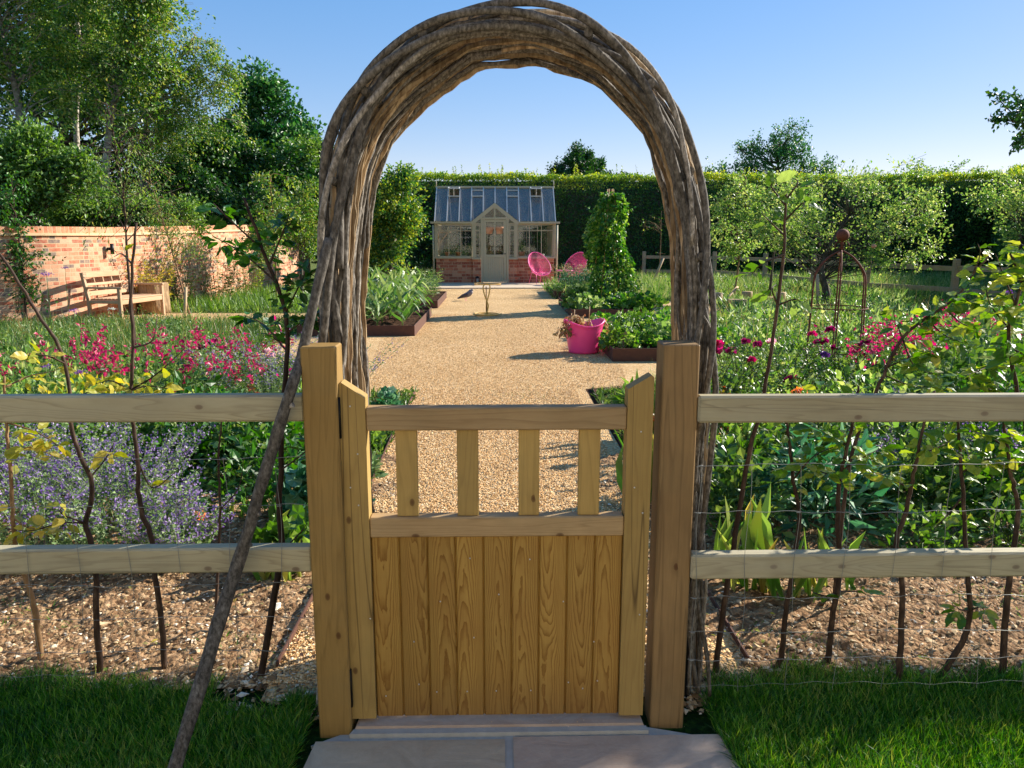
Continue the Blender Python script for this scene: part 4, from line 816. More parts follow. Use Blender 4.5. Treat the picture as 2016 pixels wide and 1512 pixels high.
gpart('sill', [((GX0-.04, GYF-.05, GW+.002), (PX0-.003, GYF+.16, GW+.05)), ((PX1+.003, GYF-.05, GW+.002), (GX1+.04, GYF+.16, GW+.05)), ((PX0-.02, YP-.05, GW-.028), (DX0-.008, GYF+.16, GW+.02)), ((DX1+.008, YP-.05, GW-.028), (PX1+.02, GYF+.16, GW+.02)),
      ((GX0-.04, GYF+.17, GW+.002), (GX0+.18, GYF+GD-.17, GW+.05)), ((GX1-.18, GYF+.17, GW+.002), (GX1+.04, GYF+GD-.17, GW+.05)), ((GX0-.04, GYF+GD-.16, GW+.002), (GX1+.04, GYF+GD+.04, GW+.05))], M['paint'])
for x in (GX0-.01, GX1-.06):
    for y in (GYF-.03, GYF+GD-.06): gpart('corner_post', [((x, y, GW+.05 if True else .03), (x+.07, y+.07, GE))], M['paint'])
mb = MB()
for x in (GX0-.05, GX1+.05): tube(mb, [(x, GYF-.09, GE-.05), (x, GYF-.09, .08)], .032, 12)
tube(mb, [(GX0-.05, GYF-.09, .12), (GX0+.02, GYF-.17, .07)], .034, 12); mb.build('downpipe', M['paint'], gh)
gpart('eaves_beam', [((GX0-.14, GYF-.12, GE), (PX0-.04, GYF+.0, GE+.065)), ((PX1+.04, GYF-.12, GE), (GX1+.14, GYF+.0, GE+.065)), ((GX0-.14, GYF+GD, GE), (GX1+.14, GYF+GD+.12, GE+.065))], M['paint'])
gpart('end_plate', [((GX0-.02, GYF+.005, GE), (GX0+.05, GYF+GD-.005, GE+.06)), ((GX1-.05, GYF+.005, GE), (GX1+.02, GYF+GD-.005, GE+.06))], M['paint'])
def window(x0, x1, y, zb, zt_, bars, trans, yy=.03):
    """glazed bay with thin bars: one frame and one pane"""
    fr = MB(); w = .035
    box(fr, (x0, y, zb), (x0+w, y+.05, zt_), .003); box(fr, (x1-w, y, zb), (x1, y+.05, zt_), .003); box(fr, (x0+w, y, zb), (x1-w, y+.05, zb+w), .003); box(fr, (x0+w, y, zt_-w), (x1-w, y+.05, zt_), .003)
    for b in bars: box(fr, (b-.014, y+.006, zb+w), (b+.014, y+.044, zt_-w), .002)
    if trans:
        e = [x0+w]+[k for b in bars for k in (b-.014, b+.014)]+[x1-w]
        for i in range(0, len(e), 2): box(fr, (e[i], y+.008, trans-.012), (e[i+1], y+.042, trans+.012), .002)
    f = fr.build('window', M['paint'], gh); g = MB(); box(g, (x0+w, y+.022, zb+w), (x1-w, y+.026, zt_-w)); g.build('pane', M['glass'], f); return f
zb = GW+.05
lw = (PX0-GX0-.06)/3; window(GX0+.06, PX0-.005, GYF, zb, GE, [GX0+.06+lw, GX0+.06+2*lw], 1.78)
lw = (GX1-.06-PX1)/3; window(PX1+.005, GX1-.06, GYF, zb, GE, [PX1+lw, PX1+2*lw], 1.78)
window(PX0+.08, DX0-.012, YP+.02, GW+.02, 2.03, [], 1.78); window(DX1+.012, PX1-.08, YP+.02, GW+.02, 2.03, [], 1.78)
window(GX0+.065, GX1-.065, GYF+GD-.05, zb, GE, [GX0+.4*i for i in range(1, 10)], 1.78)
def sidewin(x):
    fr = MB(); y0, y1 = GYF+.05, GYF+GD-.07; box(fr, (x, y0, zb), (x+.04, y1, zb+.035), .003); box(fr, (x, y0, GE-.035), (x+.04, y1, GE), .003)
    for i in range(7): yb = y0+(y1-y0)*i/6; box(fr, (x+.001, yb-.015, zb+.035), (x+.039, yb+.015, GE-.035), .002)
    # gable
    ym = GYF+GD/2
    for i in range(1, 6): yb = y0+(y1-y0)*i/6; zt2 = GE+(GR-GE)*(1-abs(yb-ym)/(GD/2))-.05; box(fr, (x+.001, yb-.015, GE+.06), (x+.039, yb+.015, zt2), .002)
    f = fr.build('window', M['paint'], gh); g = MB(); prism(g, [(y0, zb), (y1, zb), (y1, GE), (ym, GR-.04), (y0, GE)], x+.018, x+.022, 0); g.build('pane', M['glass'], f)
sidewin(GX0); sidewin(GX1-.04)
# roof slopes
def rp(x, u, back=False, off=0.):     # u: 0 eaves .. 1 ridge
    y = GYF-.03+u*(GD/2+.03); y = y if not back else 2*(GYF+GD/2)-y; n = np.array([0, -(GR-GE), GD/2]); n = n/np.linalg.norm(n); n[1] *= (-1 if back else 1); return np.array([x, y, GE+.06+(GR-GE-.06)*u])+n*off
def rbar(mb, a, b, w=.03, h=.05):
    a = np.array(a); b = np.array(b); d = unit(b-a); X = unit(np.cross(d, [0, 0, 1.])) if abs(d[2]) < .99 else np.array([1., 0, 0]); Z = np.cross(X, d)
    v = [p+X*sx*w/2+Z*sz*h/2 for p in (a, b) for sx, sz in ((-1, -1), (1, -1), (1, 1), (-1, 1))]; mb.add(v, [[0, 1, 2, 3], [7, 6, 5, 4], [0, 4, 5, 1], [1, 5, 6, 2], [2, 6, 7, 3], [3, 7, 4, 0]])
NB = 10; xs = [GX0+(GX1-GX0)*i/NB for i in range(NB+1)]
vx = {1: .16, 8: .16}
for bk in (False, True):
    g = MB(); n = np.array([0, -(GR-GE), GD/2]); 
    for i in range(NB):
        lo = .02; u1 = .97
        segs = [(lo, u1)]
        if not bk and i in (1, 8): segs = [(lo, .70)]
        for u0, u2 in segs:
            gu = lambda x: u0 if bk else max(u0, (1-abs(x-GC)/.80)*.51)
            v = [rp(xs[i]+.015, gu(xs[i]+.015), bk), rp(xs[i+1]-.015, gu(xs[i+1]-.015), bk), rp(xs[i+1]-.015, u2, bk), rp(xs[i]+.015, u2, bk)]; g.add(v, [[0, 1, 2, 3]], rng.random())
    g.build('roof_pane', M['roofglass'], gh); bb = MB()
    for i, x in enumerate(xs):
        u0 = 0.
        if not bk and PX0-.1 < x < PX1+.1: u0 = (1-abs(x-GC)/.80)*.51
        rbar(bb, rp(x, u0, bk, .01), rp(x, 1, bk, .01), .032, .05)
    bb.build('roof_bar', M['alu'], gh)
mb = MB(); ym = GYF+GD/2; box(mb, (GX0-.05, ym-.05, GR-.03), (GX1+.05, ym+.05, GR+.04), .01); mb.build('ridge', M['paint'], gh)
mb = MB(); tube(mb, [(GX0-.02, ym, GR+.04), (GX0-.02, ym, GR+.13), (GX0-.02, ym, GR+.27)], [.022, .018, .004], 8); mb.build('finial', M['paint'], gh); mb = MB(); tube(mb, [(GX1+.02, ym, GR+.04), (GX1+.02, ym, GR+.13), (GX1+.02, ym, GR+.27)], [.022, .018, .004], 8); mb.build('finial', M['paint'], gh)
for i in (1, 3, 6, 8):      # roof vents, two of them propped open
    x0, x1 = xs[i]+.02, xs[i+1]-.02; op = i in (1, 8); fr = MB(); lo = .72
    rbar(fr, rp(x0, lo, off=.025), rp(x1, lo, off=.025), .04, .04)
    if op:
        a = R(34); top0, top1 = rp(x0, .98, off=.03), rp(x1, .98, off=.03); d = rp(x0, lo)-rp(x0, .98); L = np.linalg.norm(d); base_a = math.atan2(-d[2], -d[1]); aa = base_a-a; dv = np.array([0, -math.cos(aa), -math.sin(aa)])*L
        rbar(fr, top0, top0+dv, .03, .03); rbar(fr, top1, top1+dv, .03, .03); rbar(fr, top0+dv, top1+dv, .045, .035); f = fr.build('roof_vent', M['alu'], gh)
        g = MB(); g.add([top0, top1, top1+dv, top0+dv], [[0, 1, 2, 3]]); g.build('pane', M['roofglass'], f); g = MB(); m0 = (top0+top1)/2; rod(g, m0+dv*.9, rp((x0+x1)/2, .74), .012); g.build('opener_arm', M['alu'], f)
    else:
        rbar(fr, rp(x0, .90, off=.02), rp(x1, .90, off=.02), .02, .03); fr.build('roof_vent', M['alu'], gh)
# porch: gable boards, door frame, door
gz = 2.68
gb = MB()
for sd in (-1, 1):
    xa = PX0-.07 if sd < 0 else PX1+.07; a = np.array([xa, YP-.02, GE+.03]); b = np.array([GC, YP-.02, gz]); d = unit(b-a); q = np.array([-d[2]*sd, 0, d[0]*sd])*-.055*(-1 if sd < 0 else 1)*-1
    q = np.array([d[2], 0, -d[0]])*.055*(1 if sd < 0 else -1); e = .0015*(sd+1)
    v = [a+[0, -e, 0], b+[0, -e, 0], b+[0, -e, -.145], a+q*2+[0, -e, 0]]; v2 = [p+[0, .05, 0] for p in v]; gb.add(v+v2, [[0, 1, 2, 3], [7, 6, 5, 4], [0, 4, 5, 1], [1, 5, 6, 2], [2, 6, 7, 3], [3, 7, 4, 0]])
gb.build('gable_board', M['paint'], gh)
gpart('porch_post', [((PX0, YP, GW+.02), (PX0+.08, YP+.08, 2.05))], M['paint']); gpart('porch_post', [((PX1-.08, YP, GW+.02), (PX1, YP+.08, 2.05))], M['paint'])
gpart('gable_mullion', [((GC-.025, YP+.0, 2.2), (GC+.025, YP+.05, 2.55))], M['paint'])
g = MB(); prism(g, [(PX0+.1, 2.05), (PX1-.1, 2.05), (GC, gz-.1)], YP+.028, YP+.032, 1); g.build('gable_pane', M['glass'], gh)
for sd in (-1, 1):
    g = MB(); rp0 = rp(GC, .52); xa = PX0-.07 if sd < 0 else PX1+.07; g.add([(xa, YP, GE+.06), (GC, YP, gz+.0), (GC, GYF+.66, gz+.0), (xa, GYF, GE+.08)], [[0, 1, 2, 3]]); g.build('porch_roof_pane', M['roofglass'], gh)
gpart('door_frame', [((DX0, YP-.03, .03), (DX0+.07, YP+.05, 2.14)), ((DX1-.07, YP-.03, .03), (DX1, YP+.05, 2.14)), ((DX0-.02, YP-.04, 2.14), (DX1+.02, YP+.05, 2.20))], M['paint'])
dx0, dx1 = DX0+.075, DX1-.075; door = gpart('door', [((dx0, YP-.01, .05), (dx0+.10, YP+.035, 2.13)), ((dx1-.10, YP-.01, .05), (dx1, YP+.035, 2.13)), ((dx0+.10, YP-.01, 2.04), (dx1-.10, YP+.035, 2.13)), ((dx0+.10, YP-.01, .88), (dx1-.10, YP+.035, .97)), ((GC-.02, YP-.005, .97), (GC+.02, YP+.03, 2.04))]+
    [((dx0+.10+i*.0735, YP+.002, .05), (dx0+.10+i*.0735+.070, YP+.028, .88)) for i in range(8)], M['paint'], .005)
g = MB(); box(g, (dx0+.10, YP+.01, .97), (dx1-.10, YP+.014, 2.04)); g.build('pane', M['glass'], door)
g = MB(); ball(g, (dx1-.05, YP-.03, 1.0), .02, 8); g.build('handle', M['black'], door)
# inside the greenhouse
for px, lab in ((-.18, 'left terracotta pot hanging behind the greenhouse door glass'), (.16, 'right terracotta pot hanging behind the greenhouse door glass')):
    t = thing('hanging_pot', lab, 'pot', (GC+px, 26.75, 1.85), 'terracotta pots hanging in the greenhouse'); mb = MB(); lathe(mb, [(0, 1.66), (.10, 1.66), (.135, 1.84), (.155, 1.84), (.155, 1.90), (.13, 1.90), (.12, 1.80), (0, 1.78)], (GC+px, 26.75, 0), 18); mb.build('pot', M['terra'], t)
    mb = MB(); rod(mb, (GC+px-.12, 26.75, 1.9), (GC+px, 26.75, 2.35), .004); rod(mb, (GC+px+.12, 26.75, 1.9), (GC+px, 26.75, 2.35), .004); mb.build('wire', M['black'], t)
t = thing('shelf', 'slatted wooden corner shelf inside the left end of the greenhouse', 'shelf', (-1.75, 27.0, 1.7)); mb = MB()
for i in range(8): box(mb, (GX0+.08, 26.6+i*.09, 1.71), (GX0+.50, 26.6+i*.09+.06, 1.735), .003)
mb.build('slats', M['sawn'], t); mb = MB(); rbar(mb, (GX0+.10, 26.62, 1.30), (GX0+.42, 26.62, 1.70), .05, .04); rbar(mb, (GX0+.09, 26.62, 1.25), (GX0+.09, 26.62, 1.70), .05, .04); mb.build('bracket', M['sawn'], t)
t = thing('potting_bench', 'wooden staging along the back of the greenhouse with seed trays', 'table', (0, 28.5, .9)); mb = MB(); box(mb, (GX0+.25, 28.2, .82), (GX1-.25, 28.78, .86), .004); mb.build('tabletop', M['sawn'], t)
for x in (GX0+.3, -.8, .8, GX1-.3): mb = MB(); box(mb, (x-.03, 28.22, .03), (x+.03, 28.28, .82), .003); mb.build('leg', M['sawn'], t)
for i, (x, m, lab) in enumerate(((-1.75, 'terra', 'leftmost pot plant on the greenhouse staging'), (-1.35, 'terra', 'second pot plant from the left on the greenhouse staging'), (-.95, 'black', 'dark pot plant in the third place on the greenhouse staging'), (.95, 'terra', 'pot plant on the right half of the greenhouse staging'))):
    t = thing('potted_plant', lab, 'plant', (x, 28.4, .86), 'pot plants inside the greenhouse'); mb = MB(); lathe(mb, [(0, .862), (.08, .862), (.11, 1.0), (.12, 1.0), (.12, 1.03), (.10, 1.03), (0, 1.0)], (x, 28.4, 0), 14); mb.build('pot', M[m], t)
    mb = MB(); P = np.array([x, 28.4, 1.12])+rng.normal(size=(150, 3))*.09; leaves(mb, P, rng.normal(size=(150, 3)), .07, 'oval', .5); mb.build('foliage', M['bright'], t)
mb = MB(); lathe(mb, [(0, 0), (.035, 0), (.04, .09), (.035, .1), (0, .1)], (1.62, 26.52, GW+.052), 12); o = mb.build('mug', M['white'], origin=(1.62, 26.52, GW+.05)); tag(o, 'small white pot standing on the greenhouse sill above the pink chair', 'pot')
t = thing('lantern', 'small black lantern on the patio beside the greenhouse door', 'lantern', (-.62, 26.15, .03)); mb = MB(); box(mb, (-.68, 26.09, .03), (-.56, 26.21, .05), .003); box(mb, (-.68, 26.09, .19), (-.56, 26.21, .205), .003); lathe(mb, [(.07, .205), (.02, .26), (0, .27)], (-.62, 26.15, 0), 4)
for x in (-.675, -.57):
    for y in (26.095, 26.2): rod(mb, (x, y, .05), (x, y, .19), .005, 4)
mb.build('frame', M['black'], t); mb = MB(); box(mb, (-.655, 26.115, .052), (-.585, 26.185, .18), .002); mb.build('glass', M['flamp'], t)

# ------------------------------------------------------------------ pink string chairs and side table
def chair(label, x, y, rz):
    t = thing('string_chair', label, 'chair', (x, y, .03), 'pink string chairs by the greenhouse', local=True, rz=rz); a = np.arange(48)*2*np.pi/48; tilt = R(52)
    # oval rim tilted back: front low, back high; faces -y
    rim = np.stack([.40*np.cos(a)*(1-.10*np.sin(a)), .47*np.sin(a), np.zeros(48)], 1); c, s_ = math.cos(tilt), math.sin(tilt)
    rim = np.stack([rim[:, 0], rim[:, 1]*c+.06, rim[:, 1]*s_+.66], 1); rr = np.vstack([rim, rim[:1]]); mb = MB(); tube(mb, rr, .013, 8, cap=False); mb.build('rim', M['pinkchair'], t)
    inn = np.stack([.13*np.cos(a), .14*np.sin(a)*.9+.10, .34+.05*np.sin(a)], 1); mb = MB(); tube(mb, np.vstack([inn, inn[:1]]), .009, 6, cap=False); mb.build('inner_ring', M['pinkchair'], t)
    mb = MB(); a2 = np.arange(84)*2*np.pi/84
    for k in range(84):
        r_ = np.array([np.interp(a2[k], np.append(a, 6.2832), np.append(rim[:, j], rim[0, j])) for j in range(3)]); i_ = np.array([np.interp(a2[k], np.append(a, 6.2832), np.append(inn[:, j], inn[0, j])) for j in range(3)]); m_ = (r_+i_)/2+np.array([0, .05, -.03])
        tube(mb, spline(np.array([r_, m_, i_]), 6), .0042, 3, cap=False)
    mb.build('strings', M['pinkchair'], t)
    for i, (lx, ly) in enumerate(((-.26, -.22), (.26, -.22), (-.22, .34), (.22, .34))):
        mb = MB(); tube(mb, [(lx*.75, ly*.6+.05, .40), (lx, ly, 0)], .008, 6); mb.build('leg', M['pinkchair'], t)
    mb = MB(); tube(mb, [(-.24, -.18, .36), (.24, -.18, .36), (.20, .26, .36), (-.20, .26, .36), (-.24, -.18, .36)], .008, 6, cap=False); mb.build('seat_frame', M['pinkchair'], t)
chair('pink string chair in front of the greenhouse brick base, turned to the right', 1.46, 25.55, R(28)); chair('pink string chair at the hedge behind the little table, turned to the left', 2.62, 25.6, R(-38))
t = thing('side_table', 'low round pink side table between the two string chairs', 'table', (2.22, 25.0, .03)); mb = MB(); lathe(mb, [(0, .47), (.27, .47), (.28, .48), (.28, .50), (.26, .505), (0, .505)], (2.22, 25.0, 0), 28); mb.build('table_top', M['pinkchair'], t)
for k in range(3): a = k*2.09+.5; mb = MB(); rod(mb, (2.22+.12*math.cos(a), 25+.12*math.sin(a), .47), (2.22+.24*math.cos(a), 25+.24*math.sin(a), .03), .008); mb.build('leg', M['pinkchair'], t)

# ------------------------------------------------------------------ hose on its post, pigeon, tub, marker
t = thing('standpipe_hose', 'yellow hose looped over a stand on the gravel before the greenhouse', 'hose', (-.18, 15.1, 0)); bx_, by_ = -.18, 15.1
mb = MB(); a = np.linspace(0, 4*np.pi, 90); tube(mb, np.stack([bx_+(.19+.008*a)*np.cos(a), by_+(.19+.008*a)*np.sin(a)*1.1, .022+.008*a/3], 1), .011, 6); mb.build('coil', M['yellow'], t)
mb = MB(); tube(mb, spline(np.array([[bx_-.02, by_, .02], [bx_+.03, by_, .2], [bx_-.03, by_, .38], [bx_-.07, by_, .56], [bx_-.02, by_, .63], [bx_+.06, by_, .60], [bx_+.05, by_, .45], [bx_, by_+.03, .25], [bx_+.02, by_+.05, .02]]), 60), .012, 6); mb.build('loop', M['yellow'], t)
mb = MB(); rod(mb, (bx_-.01, by_+.03, 0), (bx_-.01, by_+.03, .58), .009); mb.build('stand', M['rust'], t)
mb = MB(); a = np.linspace(0, 3*np.pi, 50); tube(mb, np.stack([-.28+(.42+.02*np.cos(3*a))*np.cos(a), 24.7+.28*np.sin(a), .045+.006*a], 1), .012, 6); o = mb.build('hose_coil', M['yellow'], origin=(-.28, 24.7, .04)); tag(o, 'flat yellow hose coil lying on the patio before the greenhouse door', 'hose')
t = thing('wood_pigeon', 'grey wood pigeon walking on the gravel path left of the hose', 'bird', (-.74, 18.9, 0)); b = np.array([-.74, 18.9, 0.])
P = spline(np.array([[-.20, 0, .06], [-.12, 0, .095], [-.02, 0, .13], [.06, 0, .16], [.11, 0, .205], [.135, 0, .245], [.15, 0, .262], [.168, 0, .262], [.19, 0, .252]]), 26)
rr = np.interp(np.linspace(0, 1, 26), [0, .12, .3, .5, .62, .72, .80, .88, .94, 1], [.014, .03, .062, .066, .050, .030, .028, .027, .010, .002]); mb = MB(); tube(mb, P+b, rr, 12, ell=(.85, 1)); mb.build('body', M['bird'], t)
for s_ in (-1, 1):
    mb = MB(); tube(mb, spline(np.array([[-.17, .035*s_, .085], [-.08, .052*s_, .125], [.03, .055*s_, .155], [.06, .05*s_, .165]])+b, 12), np.array([.004, .012, .02, .028, .034, .036, .038, .038, .036, .030, .02, .006]), 8, ell=(.35, 1)); mb.build('wing', M['birddark'], t)
    mb = MB(); tube(mb, np.array([[.0, .02*s_, .09], [.005, .022*s_, .04], [0, .022*s_, .006], [.03, .022*s_, .003]])+b, .0045, 5); mb.build('leg', M['pinkchair'], t)
tb = gnd(1149, 695); tx, ty = tb[0], tb[1]
t = thing('garden_tub', 'bright pink flexible garden tub on the gravel at the corner of the strawberry bed', 'tub', (tx, ty, 0)); mb = MB(); K = 40
prof = [(0, .01), (.19, .01), (.203, .03)]+[x for i in range(12) for x in ((.206+.0042*i, .05+i*.024), (.2095+.0042*i, .062+i*.024))]+[(.262, .36), (.272, .37), (.272, .38), (.262, .383), (.252, .37), (.19, .04), (0, .03)]
lathe(mb, prof, (tx, ty, 0), K); V = mb.V[0]; V[:, 2] += V[:, 2]**2*.55*np.cos(np.arctan2(V[:, 1]-ty, V[:, 0]-tx)-.2)**2; mb.build('bucket', M['pink'], t)
for sg_ in (-1, 1): mb = MB(); tube(mb, spline(np.array([[tx+sg_*.255, ty-.07, .40], [tx+sg_*.265, ty-.04, .435], [tx+sg_*.265, ty+.04, .435], [tx+sg_*.255, ty+.07, .40]]), 14), .009, 8); mb.build('handle', M['pink'], t)
t = thing('garden_cuttings', 'wilted brown cuttings heaped in the pink garden tub and drooping over its rim', 'cuttings', (tx, ty, .35)); ms, ml = MB(), MB()
for k in range(26):
    a = rng.random()*6.28 if k > 10 else rng.uniform(2.2, 4.6); r_ = rng.uniform(.1, .27); p = np.array([tx, ty, .3]); e = p+[math.cos(a)*r_*1.15, math.sin(a)*r_, rng.uniform(.02, .16)]; m_ = (p+e)/2+[0, 0, .14]; Q = spline(np.array([p, m_, e, e+[math.cos(a)*.05, 0, -.10]]), 10); tube(ms, Q, .004, 4); u = rng.integers(4, 10, 14); leaves(ml, Q[u]+rng.normal(size=(14, 3))*.02, rng.normal(size=(14, 3))-[0, 0, 1.2], U(.04, .09, 14), 'oval', .3)
for (dx, hh) in ((.06, .62), (-.14, .58), (-.18, .53)): rod(ms, (tx+dx, ty, .3), (tx+dx+.01, ty, hh), .006, 5)
ms.build('stalks', M['straw'], t); ml.build('foliage', M['wilt'], t)

# ------------------------------------------------------------------ raised beds with steel sides
def bed(label, x0, x1, y0, y1, h=.17, soil=True):
    t = thing('raised_bed', label, 'raised bed', ((x0+x1)/2, (y0+y1)/2, 0), 'steel edged raised beds'); w = .012
    for a, b in (((x0, y0, -.05), (x1, y0+w, h)), ((x0, y1-w, -.05), (x1, y1, h)), ((x0, y0+w, -.05), (x0+w, y1-w, h)), ((x1-w, y0+w, -.05), (x1, y1-w, h))):
        mb = MB(); box(mb, a, b, .002); mb.build('side_panel', M['corten'], t)
    nx, ny = 40, 50; X, Y = np.meshgrid(np.linspace(x0+w, x1-w, nx), np.linspace(y0+w, y1-w, ny)); Z = h-.04+2*hn(X, Y); i = (np.arange(ny-1)[:, None]*nx+np.arange(nx-1)).ravel(); mb = MB(); mb.add(np.stack([X, Y, Z], -1).reshape(-1, 3), np.stack([i, i+1, i+nx+1, i+nx], 1), .5, sm=True); mb.build('soil', M['darksoil'], t)
bed('raised bed of strawberries behind the pink tub, nearest on the right', 1.44, 3.0, 9.35, 12.5)
bed('raised bed carrying the tall bean tower, middle one on the right', 1.45, 2.95, 14.7, 17.8)
bed('raised bed of lavender nearest the patio on the right', 1.48, 3.4, 19.6, 22.3, .2)
bed('raised bed crowded with tall corn plants, nearest on the left', -3.1, -1.27, 11.95, 15.2)
bed('raised bed of feathery vegetables, farther one on the left', -2.6, -1.27, 16.8, 19.9)
mb = MB(); p = gnd(1218, 700); box(mb, (1.62, 9.75, .1), (1.68, 9.77, .33), .002); o = mb.build('plant_marker', M['sawn'], origin=(1.65, 9.76, .1)); tag(o, 'pale wooden plant label stuck in the corner of the strawberry bed', 'marker')

# ------------------------------------------------------------------ crops in the beds
def clump(name, label, cat, x, y, z, n, rx, ry, rz, ls, lm, lk='oval', group=None, stems=10, up=.55, sh=None, fm=None, fn=0, fs=.02, h0=0.):
    """low dome of leaves on short stems"""
    t = thing(name, label, cat, (x, y, z), group); d = unit(rng.normal(size=(n, 3))); d[:, 2] = np.abs(d[:, 2]); r = rng.random(n)**.4; P = np.array([x, y, z+h0])+d*r[:, None]*[rx, ry, rz]; ml = MB(); D = d+rng.normal(size=(n, 3))*.6; leaves(ml, P, D, U(ls[0], ls[1], n), lk, up)
    ms = MB()
    for k in range(stems):
        j = rng.integers(n); tube(ms, spline(np.array([[x+rng.normal()*rx*.15, y+rng.normal()*ry*.15, z], (P[j]+[x, y, z+.05])/2+[0, 0, rz*.2], P[j]]), 6), .003, 3, cap=False)
    ms.build('stems', M[sh or 'herbgreen'], t); ml.build('foliage', M[lm], t)
    if fn:
        mf = MB(); j = rng.integers(n, size=fn); leaves(mf, P[j]+d[j]*.03, rng.normal(size=(fn, 3))+[0, 0, .5], fs, 'quad', .4); mf.build('flowers', M[fm], t)
    return t
def corn(label, x, y, h):
    t = thing('corn_plant', label, 'plant', (x, y, .13), 'corn plants in the left bed'); ms, ml = MB(), MB(); top = np.array([x+rng.normal()*.05, y+rng.normal()*.05, .13+h]); Q = spline(np.array([[x, y, .13], [(x+top[0])/2+.01, y, .13+h/2], top]), 10); tube(ms, Q, np.linspace(.012, .004, 10), 5)
    m = 12; u = np.linspace(.08, .85, m); a = np.arange(m)*2.6+rng.random(); P = np.stack([np.interp(u, np.linspace(0, 1, 10), Q[:, k]) for k in range(3)], 1); D = np.stack([np.cos(a), np.sin(a), U(.5, 1.3, m)], 1); L = U(.3, .5, m); leaves(ml, P, D, L, 'blade', .6, L*.14)
    P2 = P+unit(D)*L[:, None]*.85; leaves(ml, P2, D*[1, 1, 0]+[0, 0, -.9], L*.5, 'blade', .6, L*.12)
    m = 6; leaves(ml, np.repeat([top], m, 0), np.stack([rng.normal(size=m)*.4, rng.normal(size=m)*.4, np.ones(m)], 1), .14, 'blade', .3, .008, rv=np.full(m, .95)); ms.build('stalk', M['crop'], t); ml.build('leaves', M['crop'], t)
where = ('front row', 'second row', 'third row', 'fourth row', 'back row'); k = 0
for r_ in range(5):
    for c_ in range(5):
        corn('corn plant, %s of the left bed, %s' % (where[r_], ('beside the path', 'second from the path', 'middle of the row', 'fourth from the path', 'farthest from the path')[c_]), -1.52-c_*.34+rng.normal()*.05, 12.25+r_*.55+rng.normal()*.08, rng.uniform(.55, .85) if r_ > 1 else rng.uniform(.4, .65))
for i, (x, y, lab) in enumerate(((-1.6, 17.2, 'front feathery vegetable clump in the farther left bed'), (-2.2, 17.4, 'front clump away from the path in the farther left bed'), (-1.65, 18.2, 'middle feathery clump beside the path in the farther left bed'), (-2.2, 18.4, 'middle clump away from the path in the farther left bed'), (-1.8, 19.3, 'rear tall feathery clump in the farther left bed'))):
    herb('vegetable_plant', lab, 'plant', x, y, 34, (.35, .7), .28, .3, 'blade', (.10, .2), 9, 'crop', group='vegetables in the farther left bed', z=.15, wide=.10, f0=.7)
for i in range(15):
    x = 1.66+(i % 5)*.29+rng.normal()*.03; y = 9.85+(i//5)*.95+rng.normal()*.08
    clump('strawberry_plant', 'leafy strawberry plant, %s of the near right bed, %s' % (('front row', 'middle row', 'back row')[i//5], ('at the path side', 'second from the path', 'third from the path', 'fourth from the path', 'farthest from the path')[i % 5]), 'plant', x, y, .13, 230, .3, .34, rng.uniform(.16, .34), (.05, .1), ('bright', 'bean', 'crop')[i % 3], 'oval' if i % 2 else 'lobed', 'strawberries in the near right bed')
t = thing('bean_tower', 'tall column of climbing beans rising from the middle right bed', 'plant', (2.38, 16.3, .13)); bc = np.array([2.38, 16.3, .13]); n = 5200; z = rng.random(n)**.9*2.3; prof_ = np.interp(z, [0, .3, .9, 1.6, 2.1, 2.35], [.62, .46, .36, .33, .25, .12]); a = rng.random(n)*6.28; lump_ = 1+.22*np.sin(a*3+z*4)+.12*np.sin(a*5-z*9); r_ = prof_*lump_*(.55+.5*rng.random(n)**.5)
P = bc+np.stack([r_*np.cos(a)+.06*np.sin(z*3), r_*np.sin(a), z], 1); D = np.stack([np.cos(a), np.sin(a), -.6+rng.normal(size=n)*.5], 1)+rng.normal(size=(n, 3))*.4; ml = MB(); leaves(ml, P, D, U(.06, .125, n), 'oval', .3, U(.07, .14, n))
for k in range(16):       # loose shoots
    a = rng.random()*6.28; z0 = rng.uniform(.4, 2.2); p = bc+[.31*math.cos(a), .31*math.sin(a), z0]; m = 12; u = rng.random(m)[:, None]; leaves(ml, p+u*np.array([math.cos(a)*.22, math.sin(a)*.22, .12]), rng.normal(size=(m, 3)), .08, 'oval', .3, .1)
ml.build('foliage', M['bean'], t)
for k in range(6): a = k*1.047; mb = MB(); rod(mb, bc+[.42*math.cos(a), .42*math.sin(a), -.1], bc+[.06*math.cos(a), .06*math.sin(a), 2.38], .01); mb.build('cane', M['straw'], t)
for (x, y, lab, m) in ((1.8, 15.2, 'low leafy plant in the front corner of the bean tower bed', 'crop'), (2.5, 15.1, 'low broad leafed plant at the foot of the bean tower', 'bean'), (1.75, 16.3, 'low leafy plant on the path side of the bean tower', 'bright'), (2.6, 17.4, 'low plant behind the bean tower', 'crop'), (2.95, 15.0, 'big squash leaves spilling over the bean bed corner', 'bean')):
    clump('squash_plant', lab, 'plant', x, y, .13, 170, .36, .34, .30, (.08, .15), m, 'lobed', 'low plants round the bean tower')
for (x, y, lab) in ((2.0, 20.3, 'lavender clump at the path side of the far right bed'), (2.7, 20.3, 'lavender clump in the middle front of the far right bed'), (2.3, 21.2, 'lavender clump behind in the far right bed'), (3.0, 21.3, 'lavender clump at the far side of the far right bed')):
    herb('lavender', lab, 'plant', x, y, 110, (.4, .7), .3, .45, 'lance', (.04, .08), 12, 'blueleaf', 'straw', 'quad', 4, .025, .88, group='lavender in the far right bed', z=.16, sr=.003)
